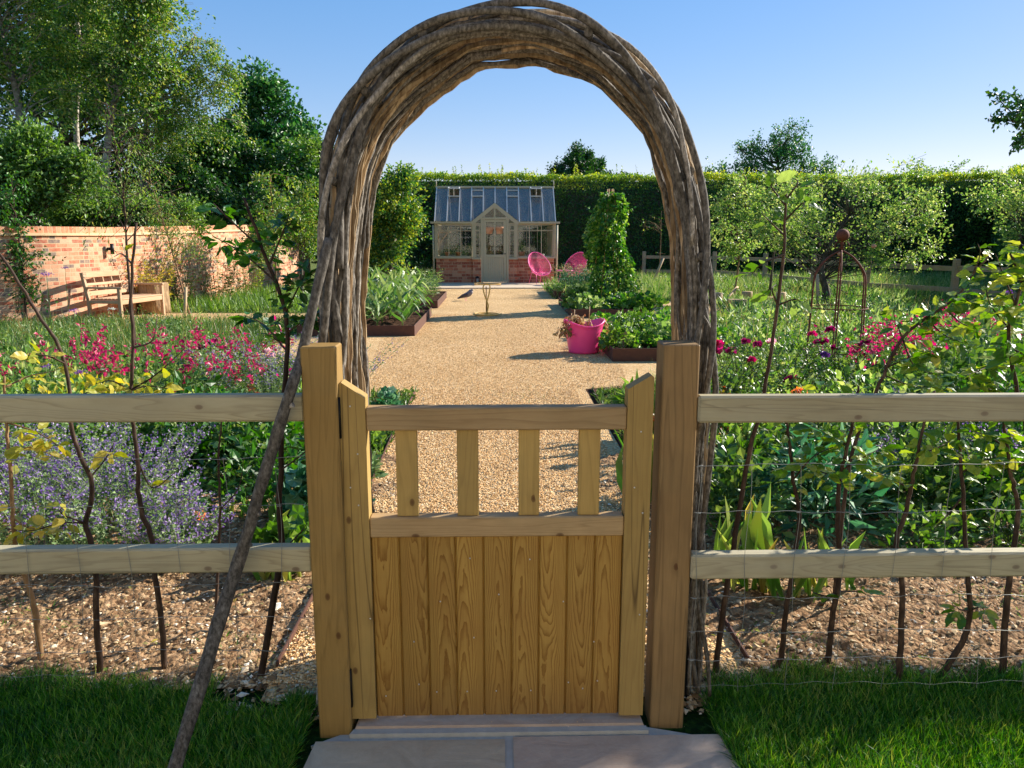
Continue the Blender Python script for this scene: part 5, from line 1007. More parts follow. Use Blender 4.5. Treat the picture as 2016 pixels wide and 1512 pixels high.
for i in range(5): clump('strawberry_plant', 'trailing strawberry plant along the front edge of the lavender bed, %s' % ('nearest the path', 'second from the path', 'third from the path', 'fourth from the path', 'farthest from the path')[i], 'plant', 1.65+i*.36, 19.75, .17, 170, .26, .22, .2, (.05, .09), 'greyleaf' if i % 2 else 'crop', 'oval', 'strawberries along the lavender bed')

# ------------------------------------------------------------------ rusty plant obelisk
oc = np.array([*at(1648, 605, 7.9)[:2], 0]); ob = thing('plant_obelisk', 'tall rusty metal plant support topped with a ball, among the roses', 'plant support', oc); OR = .288
mb = MB(); ball(mb, oc+[0, 0, 1.535], .064, 14); mb.build('ball_finial', M['rust'], ob); mb = MB(); rod(mb, oc+[0, 0, 1.36], oc+[0, 0, 1.50], .012, 8); mb.build('finial_stem', M['rust'], ob)
for k in range(6):
    a = k*math.pi/3+1.19; d = np.array([math.cos(a), math.sin(a), 0]); P = [oc+d*OR*1.1+[0, 0, -.1], oc+d*OR*1.05+[0, 0, .4], oc+d*OR+[0, 0, .83], oc+d*OR*.97+[0, 0, 1.08], oc+d*OR*.82+[0, 0, 1.2], oc+d*OR*.45+[0, 0, 1.315], oc+d*.015+[0, 0, 1.38]]
    mb = MB(); tube(mb, spline(np.array(P), 40), .0085, 7); mb.build('upright', M['rust'], ob)
    if k % 2 == 0: mb = MB(); u = np.linspace(-.6, 4.2, 18); tube(mb, oc+np.stack([d[0]*(.045+.032*np.cos(u)), d[1]*(.045+.032*np.cos(u)), 1.43+.04*np.sin(u)], 1), .005, 5); mb.build('scroll', M['rust'], ob)
a = np.linspace(0, 2*np.pi, 49)
for z in (.80, .35): mb = MB(); tube(mb, oc+np.stack([(OR+.008)*np.cos(a), (OR+.008)*np.sin(a), np.full(49, z)], 1), .006, 6, cap=False); mb.build('ring', M['rust'], ob)

# ------------------------------------------------------------------ saplings of the young hedge along the fence
def sapling(label, pts, Yb, rb=.010, lf=None, lm='hornbeam', side=None, nl=0, ls=(.04, .065), sm='whip', br=(), Yt=None):
    """pts: pixels of the stem, base first; br: side twigs as pixel lists with a leaf count"""
    b = gnd(*pts[0]); Yb = b[1]; Yt = Yt or Yb; n = len(pts); Ys = np.linspace(Yb, Yt, n); P = np.array([at(x, y, Y) for (x, y), Y in zip(pts, Ys)]); P[0] = b-[0, 0, .03]
    t = thing('hedge_sapling', label, 'sapling', b, 'young hedge saplings along the fence'); Q = spline(P, 50); L = np.linspace(0, 1, 50); ms = MB(); tube(ms, Q+rng.normal(size=Q.shape)*.0012, rb*(1.15-.75*L), 7); ml = MB(); tw = ms
    def put(P, m, big=1.):
        m = int(m*(2.3 if lm == 'hornbeam' else 1.6))
        u = rng.random(m); q = np.stack([np.interp(u, np.linspace(0, 1, len(P)), P[:, k]) for k in range(3)], 1); d = rng.normal(size=(m, 3)); d[:, 2] = d[:, 2]*.4-.15; d = unit(d)
        pe = q+d*.018
        leaves(ml, pe, d, U(ls[0]*.7, ls[1]*.92, m)*big, 'near', .62)
    if nl: put(Q[int((side or .4)*50):], nl)
    for bp, m in br:
        j = np.argmin(np.linalg.norm(Q-at(*bp[0], (Yb+Yt)/2), axis=1)); yy = Q[j][1]; B = [Q[j]]+[at(x, y, yy+rng.normal()*.05) for x, y in bp[1:]]; B = spline(np.array(B), 14); tube(tw, B, np.linspace(.0035, .0012, 14), 5); put(B[3:], m)
    ms.build('stem', M[sm], t)
    if ml.n: ml.build('foliage', M[lm], t)
    return t
sapling('pale stemmed hedge sapling nearest the left edge of the picture', [(80, 1300), (68, 1200), (48, 1128), (29, 1065), (22, 950), (12, 833), (8, 740)], 0, .010, side=.45, nl=16, lm='yellowleaf', sm='whiplight', br=[([(25, 1020), (60, 1040), (130, 1040)], 9), ([(22, 900), (60, 880), (110, 900)], 12), ([(12, 833), (70, 850), (120, 880)], 12), ([(10, 760), (60, 740), (110, 730)], 8)])
sapling('crooked dark sapling arching left over the upper rail at the far left', [(196, 1317), (189, 1200), (189, 1133), (179, 1065), (167, 1030), (180, 985), (178, 940), (155, 891), (140, 833), (138, 780), (120, 690), (75, 620), (40, 560), (0, 500), (-30, 470)], 0, .0095, nl=0, lm='yellowleaf', br=[([(167, 1030), (120, 1030), (60, 1045), (10, 1040)], 10), ([(178, 940), (210, 900), (225, 870)], 5), ([(140, 780), (180, 770), (230, 765)], 10), ([(130, 720), (90, 700), (40, 700)], 8), ([(167, 1030), (120, 1010), (130, 990)], 4)])
sapling('straight dark sapling crossing in front of the garden bench', [(324, 1312), (318, 1230), (305, 1133), (298, 1060), (280, 1010), (272, 960), (271, 901), (262, 833), (256, 775), (262, 690), (258, 600), (262, 500), (268, 440)], 0, .0095, nl=0, lm='yellowleaf', br=[([(262, 690), (300, 670), (310, 620)], 0), ([(262, 775), (310, 735), (370, 680)], 3), ([(262, 520), (240, 500), (225, 505)], 1), ([(258, 770), (290, 760), (330, 765)], 8), ([(258, 770), (220, 750), (190, 755)], 7), ([(271, 901), (300, 960), (345, 930)], 2)])
sapling('thin short sapling between the bench sapling and the leaning branch', [(423, 1240), (428, 1150), (431, 1065), (433, 990), (430, 900), (436, 833), (440, 800)], 0, .006, nl=4, lm='saplingdark', br=[([(432, 1000), (470, 960), (480, 900)], 3)])
sapling('bushy dark leaved sapling beside the leaning branch', [(510, 1334), (530, 1230), (547, 1133), (554, 1065), (549, 1000), (552, 930), (555, 833), (560, 760), (566, 690), (562, 620), (545, 560), (520, 500), (500, 440), (480, 390)], 0, .011, side=.62, nl=34, lm='saplingdark', ls=(.032, .055), br=[([(562, 620), (590, 560), (610, 520)], 26), ([(545, 560), (480, 500), (420, 465)], 30), ([(530, 520), (560, 450), (570, 420)], 26), ([(565, 700), (520, 640), (480, 620)], 20), ([(560, 650), (600, 630), (640, 610)], 16), ([(515, 490), (450, 430), (420, 400)], 12), ([(552, 930), (600, 890), (620, 860)], 8), ([(549, 1080), (590, 1050), (605, 1030)], 4)])
sapling('tall dark sapling standing right beside the right gate post', [(1407, 1327), (1420, 1230), (1434, 1138), (1444, 1070), (1460, 980), (1473, 901), (1490, 833), (1505, 770), (1525, 640), (1541, 520), (1546, 440), (1548, 380)], 0, .0095, lm='bright', nl=0, br=[([(1530, 600), (1560, 590), (1575, 592)], 3), ([(1530, 600), (1520, 570), (1528, 560)], 2), ([(1542, 500), (1500, 520), (1480, 540)], 5), ([(1546, 440), (1580, 400), (1580, 410)], 4), ([(1548, 390), (1570, 360), (1560, 350)], 4), ([(1547, 400), (1520, 370), (1520, 360)], 3), ([(1544, 470), (1520, 440), (1500, 420)], 3), ([(1490, 833), (1470, 800), (1450, 780)], 7)])
sapling('sapling with a curved foot, second to the right of the gate', [(1522, 1319), (1538, 1290), (1545, 1220), (1558, 1138), (1568, 1070), (1574, 1010), (1562, 949), (1555, 880), (1548, 833), (1545, 790)], 0, .0095, side=.6, nl=8, lm='hornbeam', br=[([(1548, 833), (1600, 790), (1620, 760)], 10), ([(1562, 940), (1600, 900), (1640, 880)], 10)])
sapling('sapling with a mossy fork, third to the right of the gate', [(1630, 1312), (1636, 1230), (1652, 1138), (1650, 1040), (1652, 949), (1669, 877), (1680, 820), (1690, 760)], 0, .010, side=.55, nl=14, lm='hornbeam', br=[([(1652, 949), (1620, 930), (1590, 925)], 10), ([(1669, 877), (1640, 860), (1600, 840)], 12), ([(1655, 930), (1700, 900), (1740, 880)], 12), ([(1645, 1180), (1610, 1170), (1600, 1165)], 3), ([(1650, 1160), (1690, 1165), (1705, 1170)], 4)])
sapling('dark upright sapling in the middle of the right fence', [(1770, 1344), (1774, 1240), (1775, 1138), (1764, 1070), (1785, 1000), (1795, 950), (1805, 900), (1819, 833), (1840, 770)], 0, .0095, side=.6, nl=12, lm='hornbeam', br=[([(1790, 960), (1750, 940), (1720, 930)], 12), ([(1805, 900), (1850, 880), (1880, 860)], 10)])
sapling('strongly bent sapling leaning in from the left near the right edge', [(1843, 1334), (1872, 1300), (1898, 1255), (1909, 1210), (1906, 1138), (1900, 1070), (1896, 983), (1890, 900), (1887, 843), (1880, 780)], 0, .010, side=.55, nl=10, lm='hornbeam', br=[([(1909, 1205), (1890, 1200), (1885, 1195)], 4), ([(1909, 1205), (1930, 1195), (1940, 1205)], 5), ([(1896, 983), (1860, 1020), (1840, 1040)], 6), ([(1892, 930), (1930, 910), (1960, 900)], 12)])
sapling('dark sapling at the right edge of the picture', [(1975, 1337), (1978, 1240), (1988, 1138), (1998, 1060), (2004, 1000), (1990, 930), (1979, 853), (1970, 790)], 0, .0105, side=.6, nl=16, lm='hornbeam', br=[([(1990, 930), (2020, 910), (2050, 900)], 10), ([(1985, 880), (1950, 860), (1920, 850)], 10)])
sapling('long hornbeam shoot arching up to the right with big yellow green leaves', [(1640, 1200), (1655, 1050), (1680, 880), (1735, 749), (1773, 670), (1820, 629), (1884, 584), (1915, 540), (1950, 500)], 0, .008, side=.55, nl=26, lm='hornbeam', ls=(.04, .07), br=[([(1773, 670), (1800, 720), (1850, 740)], 12), ([(1820, 629), (1860, 660), (1910, 680)], 14), ([(1884, 584), (1930, 600), (1980, 590)], 14), ([(1915, 540), (1930, 500), (1925, 480)], 5), ([(1750, 720), (1800, 700), (1840, 690)], 10), ([(1860, 600), (1900, 640), (1960, 650)], 12), ([(1740, 740), (1800, 760), (1870, 760)], 10), ([(1773, 670), (1760, 620), (1765, 600)], 6)])
sapling('hornbeam sapling crowding the right edge with broad sunlit leaves', [(2040, 1300), (2035, 1100), (2030, 900), (2000, 760), (1985, 650), (2010, 560), (1990, 500)], 0, .009, side=.5, nl=30, lm='hornbeam', ls=(.045, .075), br=[([(1990, 700), (1950, 720), (1900, 740)], 14), ([(1985, 650), (1950, 600), (1940, 560)], 10), ([(2000, 600), (1975, 540), (1960, 500)], 6), ([(2010, 560), (2030, 500), (2010, 480)], 8), ([(2010, 780), (1960, 770), (1920, 760)], 12), ([(1990, 680), (2020, 700), (2050, 720)], 12)])

# ------------------------------------------------------------------ young staked fruit trees on the left
t1 = crown_tree('young_fruit_tree', 'slender young tree with drooping yellowish leaves standing before the brick wall', 'tree', *at(259, 600, 9.5)[:2], [(0, 0, 2.75, .45, .4, .55), (.1, 0, 2.1, .6, .4, .35), (-.3, 0, 1.95, .35, .3, .25), (.35, 0, 1.75, .35, .3, .2)], [(0, 0, 0), (.0, 0, 1.2), (.02, 0, 2.0), (-.05, 0, 3.0)], .018, 40, 40, .055, 'birchleaf', 'whip', cs=.3, lk='lance', droop=.8, group='young trees on the left', br=.4)
g_ = gnd(376, 629); t2 = crown_tree('young_fruit_tree', 'thin young tree with small leaves, tied to a leaning stake by the wall', 'tree', g_[0], g_[1], [(-.35, 0, 1.75, .4, .35, .4), (-.5, 0, 2.3, .3, .3, .5), (.1, 0, 1.35, .4, .3, .25)], [(0, 0, 0), (-.15, 0, .75), (-.3, 0, 1.5), (-.55, 0, 2.6)], .022, 40, 60, .06, 'birchleaf', 'whiplight', cs=.26, lk='lance', droop=.5, group='young trees on the left', br=.4)
mb = MB(); a = gnd(362, 632); rod(mb, a-[0, 0, .1], at(366, 565, a[1]), .028, 10); o = mb.build('tree_stake', M['sawn'], origin=a); tag(o, 'short round stake leaning beside the thin young tree', 'stake', 'tree stakes')
g_ = gnd(545, 600); crown_tree('young_fruit_tree', 'young tree with airy crown near the far end of the wall', 'tree', g_[0], g_[1], [(0, 0, 2.0, .6, .5, .6), (.1, 0, 2.8, .35, .35, .4), (-.2, 0, 1.4, .5, .4, .3)], [(0, 0, 0), (.03, 0, 1.3), (0, 0, 3.0)], .025, 45, 60, .075, 'birchleaf', 'whiplight', cs=.3, lk='quad', droop=.4, group='young trees on the left', br=.4)
g_ = gnd(20, 640); crown_tree('young_fruit_tree', 'young leafy tree against the wall at the left edge of the picture', 'tree', g_[0]+.3, g_[1], [(0, 0, 1.2, .35, .3, .5), (.05, 0, 2.1, .35, .3, .5), (0, 0, .6, .3, .3, .3)], [(0, 0, 0), (.03, 0, 1.3), (0, 0, 2.6)], .025, 40, 60, .07, 'saplingdark', 'whip', cs=.24, lk='oval', droop=.3, group='young trees on the left', br=.4)
for i, (px, py, w, h, m, lab) in enumerate(((330, 560, .55, .95, 'yellowleaf', 'yellow green wall shrub right of the log table'), (300, 520, .4, .6, 'yellowleaf', 'upright wall shrub above the log table'), (380, 560, .5, .75, 'bright', 'leafy shrub trained on the wall behind the leaning stake'), (440, 545, .6, .8, 'birchleaf', 'dry looking climber on the sunny wall beyond the stake'), (500, 530, .6, .9, 'birchleaf', 'bushy climber near the far end of the wall'))):
    Yd = (16.0, 15.9, 17.0, 18.6, 20.6)[i]; p = at(px, py, Yd); xw = np.interp(Yd, wp[:, 1], wp[:, 0])+.28; herb('wall_shrub', lab, 'shrub', xw, Yd, 26, (h*.8, h*1.6), w*.5, .35, 'lance', (.07, .13), 30, m, group='shrubs against the brick wall', sr=.006, sm='whiplight')

# ------------------------------------------------------------------ right side: apple trees, stumps, meadow fence
g_ = gnd(1622, 606); crown_tree('apple_tree', 'old apple tree with a gnarled trunk and wide lit crown in the meadow', 'tree', g_[0], g_[1], [(-.5, 0, 1.75, 1.0, .8, .45), (.8, 0, 1.7, 1.1, .8, .5), (.2, 0, 2.5, 1.1, .8, .4), (1.7, 0, 2.1, .8, .7, .5), (-1.2, 0, 1.9, .5, .5, .4), (1.2, 0, 2.7, .8, .6, .35), (-.9, -.3, 1.2, .6, .5, .3), (1.0, -.3, 1.15, .8, .5, .3), (1.9, 0, 1.4, .6, .5, .4)], [(0, 0, 0), (.02, 0, .35), (-.12, 0, .85), (.05, 0, 1.4), (.4, 0, 2.0)], .10, 120, 80, .075, 'applelf', 'bark', cs=.36, lk='oval', group='apple trees in the meadow', br=.11, tz0=.3, limbs=True)
g_ = gnd(1920, 600); crown_tree('apple_tree', 'apple tree with a leaning grey trunk at the right edge of the meadow', 'tree', g_[0]+.5, g_[1]-2, [(-.6, 0, 1.9, 1.0, .7, .5), (.6, 0, 1.5, 1.0, .7, .5), (-.9, 0, 1.3, .7, .6, .4), (-1.4, 0, 2.3, .7, .6, .4), (1.2, 0, 1.9, .6, .6, .4)], [(0, 0, 0), (-.25, 0, .45), (-.75, 0, .9), (-1.0, 0, 1.5), (-.9, 0, 2.2)], .09, 95, 90, .075, 'applelf', 'bark', cs=.34, lk='oval', group='apple trees in the meadow', br=.18, tz0=.3)
for i, (dx, dz, ti) in enumerate(((-.9, 1.45, 0), (.6, 1.35, 0), (1.6, 1.75, 0), (-.1, 1.2, 0), (1.1, 1.25, 0))):
    mb = MB(); g_ = gnd(1622, 606); ball(mb, g_+[dx, -.8, dz], .05, 8); o = mb.build('apple', M['terra'] if i % 2 else M['bright'], origin=g_+[dx, -.8, dz]); tag(o, ('apple hanging at the lower left of the old apple tree', 'reddish apple under the middle of the old apple tree', 'apple hanging high at the right of the old apple tree', 'reddish apple nearest the trunk of the old apple tree', 'apple hanging low right of the obelisk ball')[i], 'apple', 'apples on the apple tree')
g_ = gnd(1445, 585); crown_tree('young_apple_tree', 'slim young apple tree with a sloping prop, right of the arch', 'tree', g_[0], g_[1], [(0, 0, 1.9, .7, .5, .8), (.1, 0, 2.7, .5, .4, .4), (-.1, 0, 1.2, .4, .4, .3)], [(0, 0, 0), (.08, 0, 1.0), (.15, 0, 3.0)], .03, 46, 62, .09, 'applelf', 'whiplight', cs=.34, lk='oval', group='young apple trees in the meadow', br=.4)
mb = MB(); a = gnd(1420, 600); rod(mb, a, at(1452, 565, a[1]+.5), .03, 8); o = mb.build('tree_prop', M['sawn'], origin=a); tag(o, 'sloping round prop under the slim young apple tree', 'stake', 'tree stakes')
mb = MB(); a = gnd(1612, 612); rod(mb, a-[0, 0, .1], at(1609, 540, a[1]), .035, 8); o = mb.build('tree_stake', M['sawn'], origin=a); tag(o, 'upright stake beside the gnarled trunk of the old apple tree', 'stake', 'tree stakes')
g_ = gnd(1296, 560); crown_tree('young_apple_tree', 'nearly bare young tree tied to a stake against the dark hedge', 'tree', g_[0], g_[1], [(-.3, 0, 2.1, .4, .3, .3), (0, 0, 1.2, .15, .2, .4)], [(0, 0, 0), (.03, 0, 1.2), (.02, 0, 2.4)], .022, 8, 6, .08, 'birchleaf', 'whiplight', cs=.3, lk='oval', group='young apple trees in the meadow', br=.5)
mb = MB(); a = gnd(1283, 562); rod(mb, a, at(1306, 508, a[1]), .04, 8); o = mb.build('tree_stake', M['sawn'], origin=a); tag(o, 'slanting stake against the hedge beside the nearly bare tree', 'stake', 'tree stakes')
g_ = gnd(1560, 600); crown_tree('young_apple_tree', 'leafy young apple tree behind the tall sapling in the meadow', 'tree', g_[0]-.2, g_[1]+1, [(0, 0, 1.9, .8, .6, .6), (.3, 0, 2.6, .6, .5, .4), (-.3, 0, 2.4, .5, .5, .4)], [(0, 0, 0), (.05, 0, 1.2), (.1, 0, 2.6)], .04, 52, 75, .085, 'applelf', 'bark', cs=.34, lk='oval', group='young apple trees in the meadow', br=.4)
for i, (px, py, w, h) in enumerate(((1409, 601, .30, .28), (1450, 607, .36, .20), (1470, 594, .26, .24), (1512, 598, .34, .16), (1536, 602, .22, .30))):
    g_ = gnd(px, py); mb = MB(); 
    if i % 2 == 0: lathe(mb, [(0, 0), (w/2, 0), (w/2*.97, h), (w/2*.9, h+.008), (0, h+.01)], g_, 18)
    else: box(mb, g_+[-w/2, -.12, 0], g_+[w/2, .12, h], .008)
    o = mb.build('wood_block', M['sawn'], origin=g_); tag(o, ('round sawn log seat nearest the arch leg in the meadow', 'wide low wooden block, second from the arch in the meadow', 'round log seat standing behind the wide low block', 'low wooden block fourth from the arch, left of the sapling stem', 'tilted log seat farthest right of the wooden blocks')[i], 'log seat', 'wooden blocks in the meadow')
mf_ = thing('meadow_fence', 'post and rail fence crossing the meadow in front of the hedge', 'fence', (11, 24, 0)); fp = [(7.8, 29.0), (8.3, 25.9), (8.9, 23.0), (9.5, 20.2), (10.2, 17.6), (10.9, 15.0), (11.6, 12.4)]
fp = [(5.4, 28.2), (7.7, 27.2), (8.6, 24.6), (9.1, 22.0), (9.4, 19.4), (10.4, 17.3), (11.2, 15.0), (12.0, 12.6)]
for (x, y) in fp: mb = MB(); box(mb, (x-.06, y-.06, -.1), (x+.06, y+.06, 1.05), .006); mb.build('fence_post', M['oldfence'], mf_)
for (x0, y0), (x1, y1) in zip(fp[:-1], fp[1:]):
    for z in (.85, .35): mb = MB(); d = unit(np.array([x1-x0, y1-y0, 0.])); rbar(mb, np.array([x0, y0, z])+d*.05, np.array([x1, y1, z+rng.normal()*.01])-d*.05, .04, .11); mb.build('rail', M['oldfence'], mf_)

# ------------------------------------------------------------------ flower beds either side of the path
def catmint(label, x, y, r, h, n=60, fn=20): return herb('catmint', label, 'plant', x, y, n, (h*.6, h*1.15), r*.55, .75, 'oval', (.016, .034), 34, 'greyleaf', 'lilac', 'quad', int(fn*.8), .016, .58, 'catmint clumps', sm='greyleaf', fspread=.012)
def penst(label, x, y, h=.6, n=26, m='magenta'): return herb('penstemon', label, 'plant', x, y, int(n*.45), (h*.75, h*1.1), .22, .35, 'lance', (.04, .08), 24, 'herbgreen', m, 'oval', 12, .050, .76, 'pink penstemons', fspread=.022)
LP = [(-1.78, 3.5, .40, .42), (-1.50, 3.45, .22, .30), (-2.2, 3.55, .42, .46), (-2.0, 4.0, .34, .48), (-2.45, 4.2, .42, .5), (-2.85, 4.1, .45, .5)]
LL = ['catmint clump in the middle of the left border behind the rails', 'catmint clump closest to the leaning branch', 'catmint clump near the left edge behind the rails', 'second row catmint clump behind the leaning branch side', 'second row catmint clump in the middle of the left border', 'catmint clump at the far left, second row']
for (x, y, r, h), l in zip(LP, LL): catmint(l, x, y, r, h, 80, 26)
for (x, y, l) in ((-1.45, 6.4, 'catmint clump standing before the pink rose left of the arch'), (-1.85, 6.3, 'catmint haze left of the dark leaved sapling'), (-2.2, 6.8, 'catmint clump among the penstemons on the left')): catmint(l, x, y, .4, .62, 55, 22)
for (x, y, h, l) in ((-3.5, 6.6, .62, 'pink penstemon clump behind the first crooked sapling'), (-3.0, 6.2, .62, 'pink penstemon clump left of the bench sapling'), (-2.75, 7.1, .66, 'pink penstemon clump at the foot of the bench sapling stem'), (-2.35, 6.4, .62, 'pink penstemon clump right of the bench sapling'), (-3.9, 7.3, .6, 'pink penstemon clump farthest left below the bench'), (-3.2, 7.9, .6, 'far pink penstemon clump below the garden bench'), (-2.3, 7.5, .62, 'pink penstemon behind the left catmint'), (-4.3, 6.3, .55, 'pink penstemon clump at the left edge of the picture'), (-1.95, 6.0, .56, 'small pink penstemon in front of the left catmint')): penst(l, x, y, h)
for (x, y, h, l) in ((3.3, 6.35, .74, 'bright pink penstemon clump right of the obelisk'), (5.0, 7.4, .75, 'pink penstemon clump at the right edge of the picture'), (4.5, 7.9, .7, 'pink penstemon clump behind the hornbeam shoot'), (5.6, 8.2, .75, 'far right pink penstemon clump'), (3.4, 7.0, .62, 'thin pink penstemon beside the obelisk foot'), (3.75, 6.7, .74, 'pink penstemon behind the broad hornbeam leaves'), (5.9, 9.4, .7, 'pink penstemon clump far back at the right edge')): penst(l, x, y, h, 30)
def rose(label, x, y, h, heads, hm='crimson', lm='herbgreen', n=16, r=.3, hr=.038):
    t = herb('rose_bush', label, 'rose', x, y, n, (h*.7, h*1.0), r*.5, .6, 'oval', (.03, .06), 34, lm, group='rose bushes', sm='whip', sr=.004, up=.55)
    for (px, py, c) in heads:
        mb = MB(); p = at(px, py, y-.05); mb2 = p; bloom(mb, p, hr*rng.uniform(.85, 1.15)); o = mb.build('bloom', M[c], t)
        st = MB(); tube(st, spline(np.array([[x, y, p[2]*.45], (np.array([x, y, p[2]*.45])+p)/2+[0, 0, .05], p]), 6), .003, 4); st.build('flower_stem', M['herbgreen'], t)
rose('rose bush with crimson blooms left of the arch', -2.05, 7.0, .62, [(410, 676, 'crimson'), (424, 670, 'crimson'), (398, 683, 'crimson')], n=14)
rose('rose bush with one pale pink bloom beside the dark leaved sapling', -1.6, 6.75, .56, [(535, 698, 'palepink'), (528, 690, 'palepink'), (514, 692, 'crimson'), (480, 692, 'crimson')], n=14)
rose('low red leaved rose left of the left post', -1.55, 5.6, .5, [(350, 768, 'peach')], lm='rosered', n=9, r=.25)
rose('bronze leaved rose behind the upper left rail', -1.2, 5.5, .48, [], lm='rosered', n=8, r=.25)
rose('rose bush with a big magenta bloom right of the arch leg', 1.5, 5.6, .75, [(1408, 690, 'crimson'), (1412, 676, 'magenta')], n=18, r=.35, hr=.05)
rose('rose bush with a round crimson bloom between the arch and the tall sapling', 1.95, 5.9, .75, [(1467, 671, 'crimson'), (1478, 707, 'magenta'), (1440, 690, 'crimson')], n=20, r=.36, hr=.042)
rose('rose bush with mauve bloom behind the tall sapling', 2.35, 6.1, .75, [(1519, 672, 'palepink'), (1492, 677, 'crimson'), (1550, 748, 'crimson'), (1562, 742, 'magenta')], n=20, r=.36, hr=.042)
rose('rose bush with dark blooms at the foot of the obelisk', 2.95, 6.4, .78, [(1612, 672, 'crimson'), (1622, 670, 'crimson'), (1636, 647, 'crimson'), (1600, 656, 'magenta'), (1645, 683, 'crimson'), (1622, 697, 'purple')], n=20, r=.36, hr=.045)
rose('rose bush with a purple bloom right of the obelisk', 3.3, 6.5, .78, [(1700, 676, 'crimson'), (1706, 672, 'crimson'), (1685, 684, 'magenta')], n=16, r=.32, hr=.042)
rose('bronze leaved rose behind the right upper rail', 1.85, 4.9, .55, [(1576, 770, 'peach')], lm='rosered', n=12, r=.3, hr=.05)
rose('bronze and yellow rose foliage beside the arch leg', 1.3, 4.7, .5, [], lm='rosered', n=10, r=.25)
# leafy perennials behind the rails
def leafy(label, x, y, r, h, lm, n=320, ls=(.05, .09), lk='oval', name='leafy_perennial', g='leafy perennials in the borders', **k): return clump(name, label, 'plant', x, y, 0, n, r, r, h, ls, lm, lk, g, 14, **k)
for (x, y, r, h, lm, lk, ls, l) in (
 (-.95, 3.95, .22, .34, 'blueleaf', 'lobed', (.07, .12), 'blue green lobed plant between the leaning branch and the left post'),
 (-.98, 3.4, .15, .20, 'bright', 'lobed', (.06, .10), 'fresh green lobed plant close behind the left gate post'),
 (-1.35, 4.85, .34, .46, 'saplingdark', 'oval', (.06, .10), 'dark glossy bush behind the leaning branch'),
 (-1.9, 5.2, .36, .48, 'saplingdark', 'oval', (.05, .09), 'dark leafy bush behind the upper left rail'),
 (-1.02, 5.5, .15, .26, 'bright', 'lobed', (.06, .10), 'bright green plant at the left side of the path'),
 (-.93, 6.4, .12, .22, 'blueleaf', 'lobed', (.05, .09), 'rounded lobed plant seen just above the gate at the left'),
 (-.86, 4.7, .10, .16, 'greyleaf', 'oval', (.06, .10), 'silvery plant leaning over the steel edging at the left'),
 (-3.0, 5.6, .5, .5, 'yellowleaf', 'oval', (.05, .09), 'yellowing shrub behind the far left rail'),
 (-2.5, 5.1, .4, .46, 'herbgreen', 'oval', (.04, .08), 'green shrub in the middle of the left border'),
 (-3.6, 5.0, .5, .6, 'applelf', 'oval', (.05, .09), 'yellow green shrub at the left edge'),
 (1.25, 3.85, .30, .42, 'herbgreen', 'oval', (.05, .09), 'leafy plant right behind the right gate post'),
 (1.75, 3.9, .36, .48, 'blueleaf', 'lance', (.10, .18), 'long leaved blue green plant behind the irises'),
 (2.25, 3.95, .38, .46, 'herbgreen', 'oval', (.05, .09), 'leafy plant in the middle of the right border'),
 (2.75, 4.0, .40, .46, 'saplingdark', 'oval', (.05, .09), 'dark leafy plant toward the right edge'),
 (1.45, 4.5, .36, .56, 'bright', 'oval', (.05, .08), 'bright leafy bush behind the right arch leg'),
 (2.05, 4.7, .42, .60, 'herbgreen', 'oval', (.05, .08), 'tall leafy bush in the right border, second row'),
 (2.7, 4.9, .45, .62, 'applelf', 'oval', (.05, .09), 'yellow green bush in the right border, second row'),
 (3.3, 4.7, .45, .60, 'saplingdark', 'oval', (.05, .09), 'dark bush at the right edge, second row'),
 (1.3, 5.6, .24, .40, 'herbgreen', 'oval', (.04, .08), 'leafy plant at the right side of the path'),
 (2.9, 5.7, .45, .62, 'herbgreen', 'oval', (.04, .08), 'leafy mound below the obelisk'),
 (3.7, 5.8, .5, .65, 'greyleaf', 'oval', (.04, .08), 'grey green mound right of the obelisk'),
 (4.4, 5.4, .5, .7, 'herbgreen', 'oval', (.05, .08), 'leafy mound behind the hornbeam shoot at the right'),
 (1.2, 6.6, .14, .22, 'bright', 'lance', (.08, .14), 'upright leafy plant right of the gravel, above the gate'),
 (2.05, 3.45, .22, .24, 'bright', 'oval', (.04, .07), 'low variegated plant in front of the right border'),
 (2.5, 3.5, .24, .26, 'herbgreen', 'oval', (.04, .07), 'low leafy plant in front of the right border near the edge')):
    leafy(l, x, y, r, h, lm, int(260*(r/.3)**1.6)+90, ls, lk)
catmint('catmint clump at the right edge behind the lower rail', 2.45, 4.35, .4, .5, 50, 24)
catmint('catmint clump behind the right border bushes', 3.2, 4.1, .4, .5, 50, 24)
def iris(label, x, y, n=14, h=.34):
    t = thing('iris', label, 'plant', (x, y, 0), 'irises in the borders'); ml = MB(); b = np.array([x, y, 0])+np.stack([rng.normal(size=n)*.05, rng.normal(size=n)*.03, np.zeros(n)], 1); D = np.stack([rng.normal(size=n)*.26, rng.normal(size=n)*.2, np.ones(n)], 1); L = U(h*.6, h*1.15, n); leaves(ml, b, D, L, 'strap', .0, U(.015, .024, n)); ml.build('leaves', M['irisleaf'], t)
for (px, py, h, l) in ((1440, 1150, .30, 'iris fan closest to the right gate post'), (1478, 1165, .36, 'iris fan second from the right gate post'), (1530, 1170, .40, 'tall iris fan between two saplings'), (1590, 1175, .38, 'iris fan with brown tips before the blue green plant'), (1625, 1160, .26, 'small iris fan farthest right'), (1450, 1090, .34, 'iris fan standing behind the first one'), (545, 1150, .22, 'iris tuft below the lower left rail'), (560, 1070, .26, 'yellowing iris beside the left gate post'), (475, 1020, .16, 'small iris tuft behind the leaning branch'), (590, 1050, .2, 'iris blades touching the left gate post')):
    g_ = gnd(px, py); iris(l, g_[0], g_[1], 7, h)
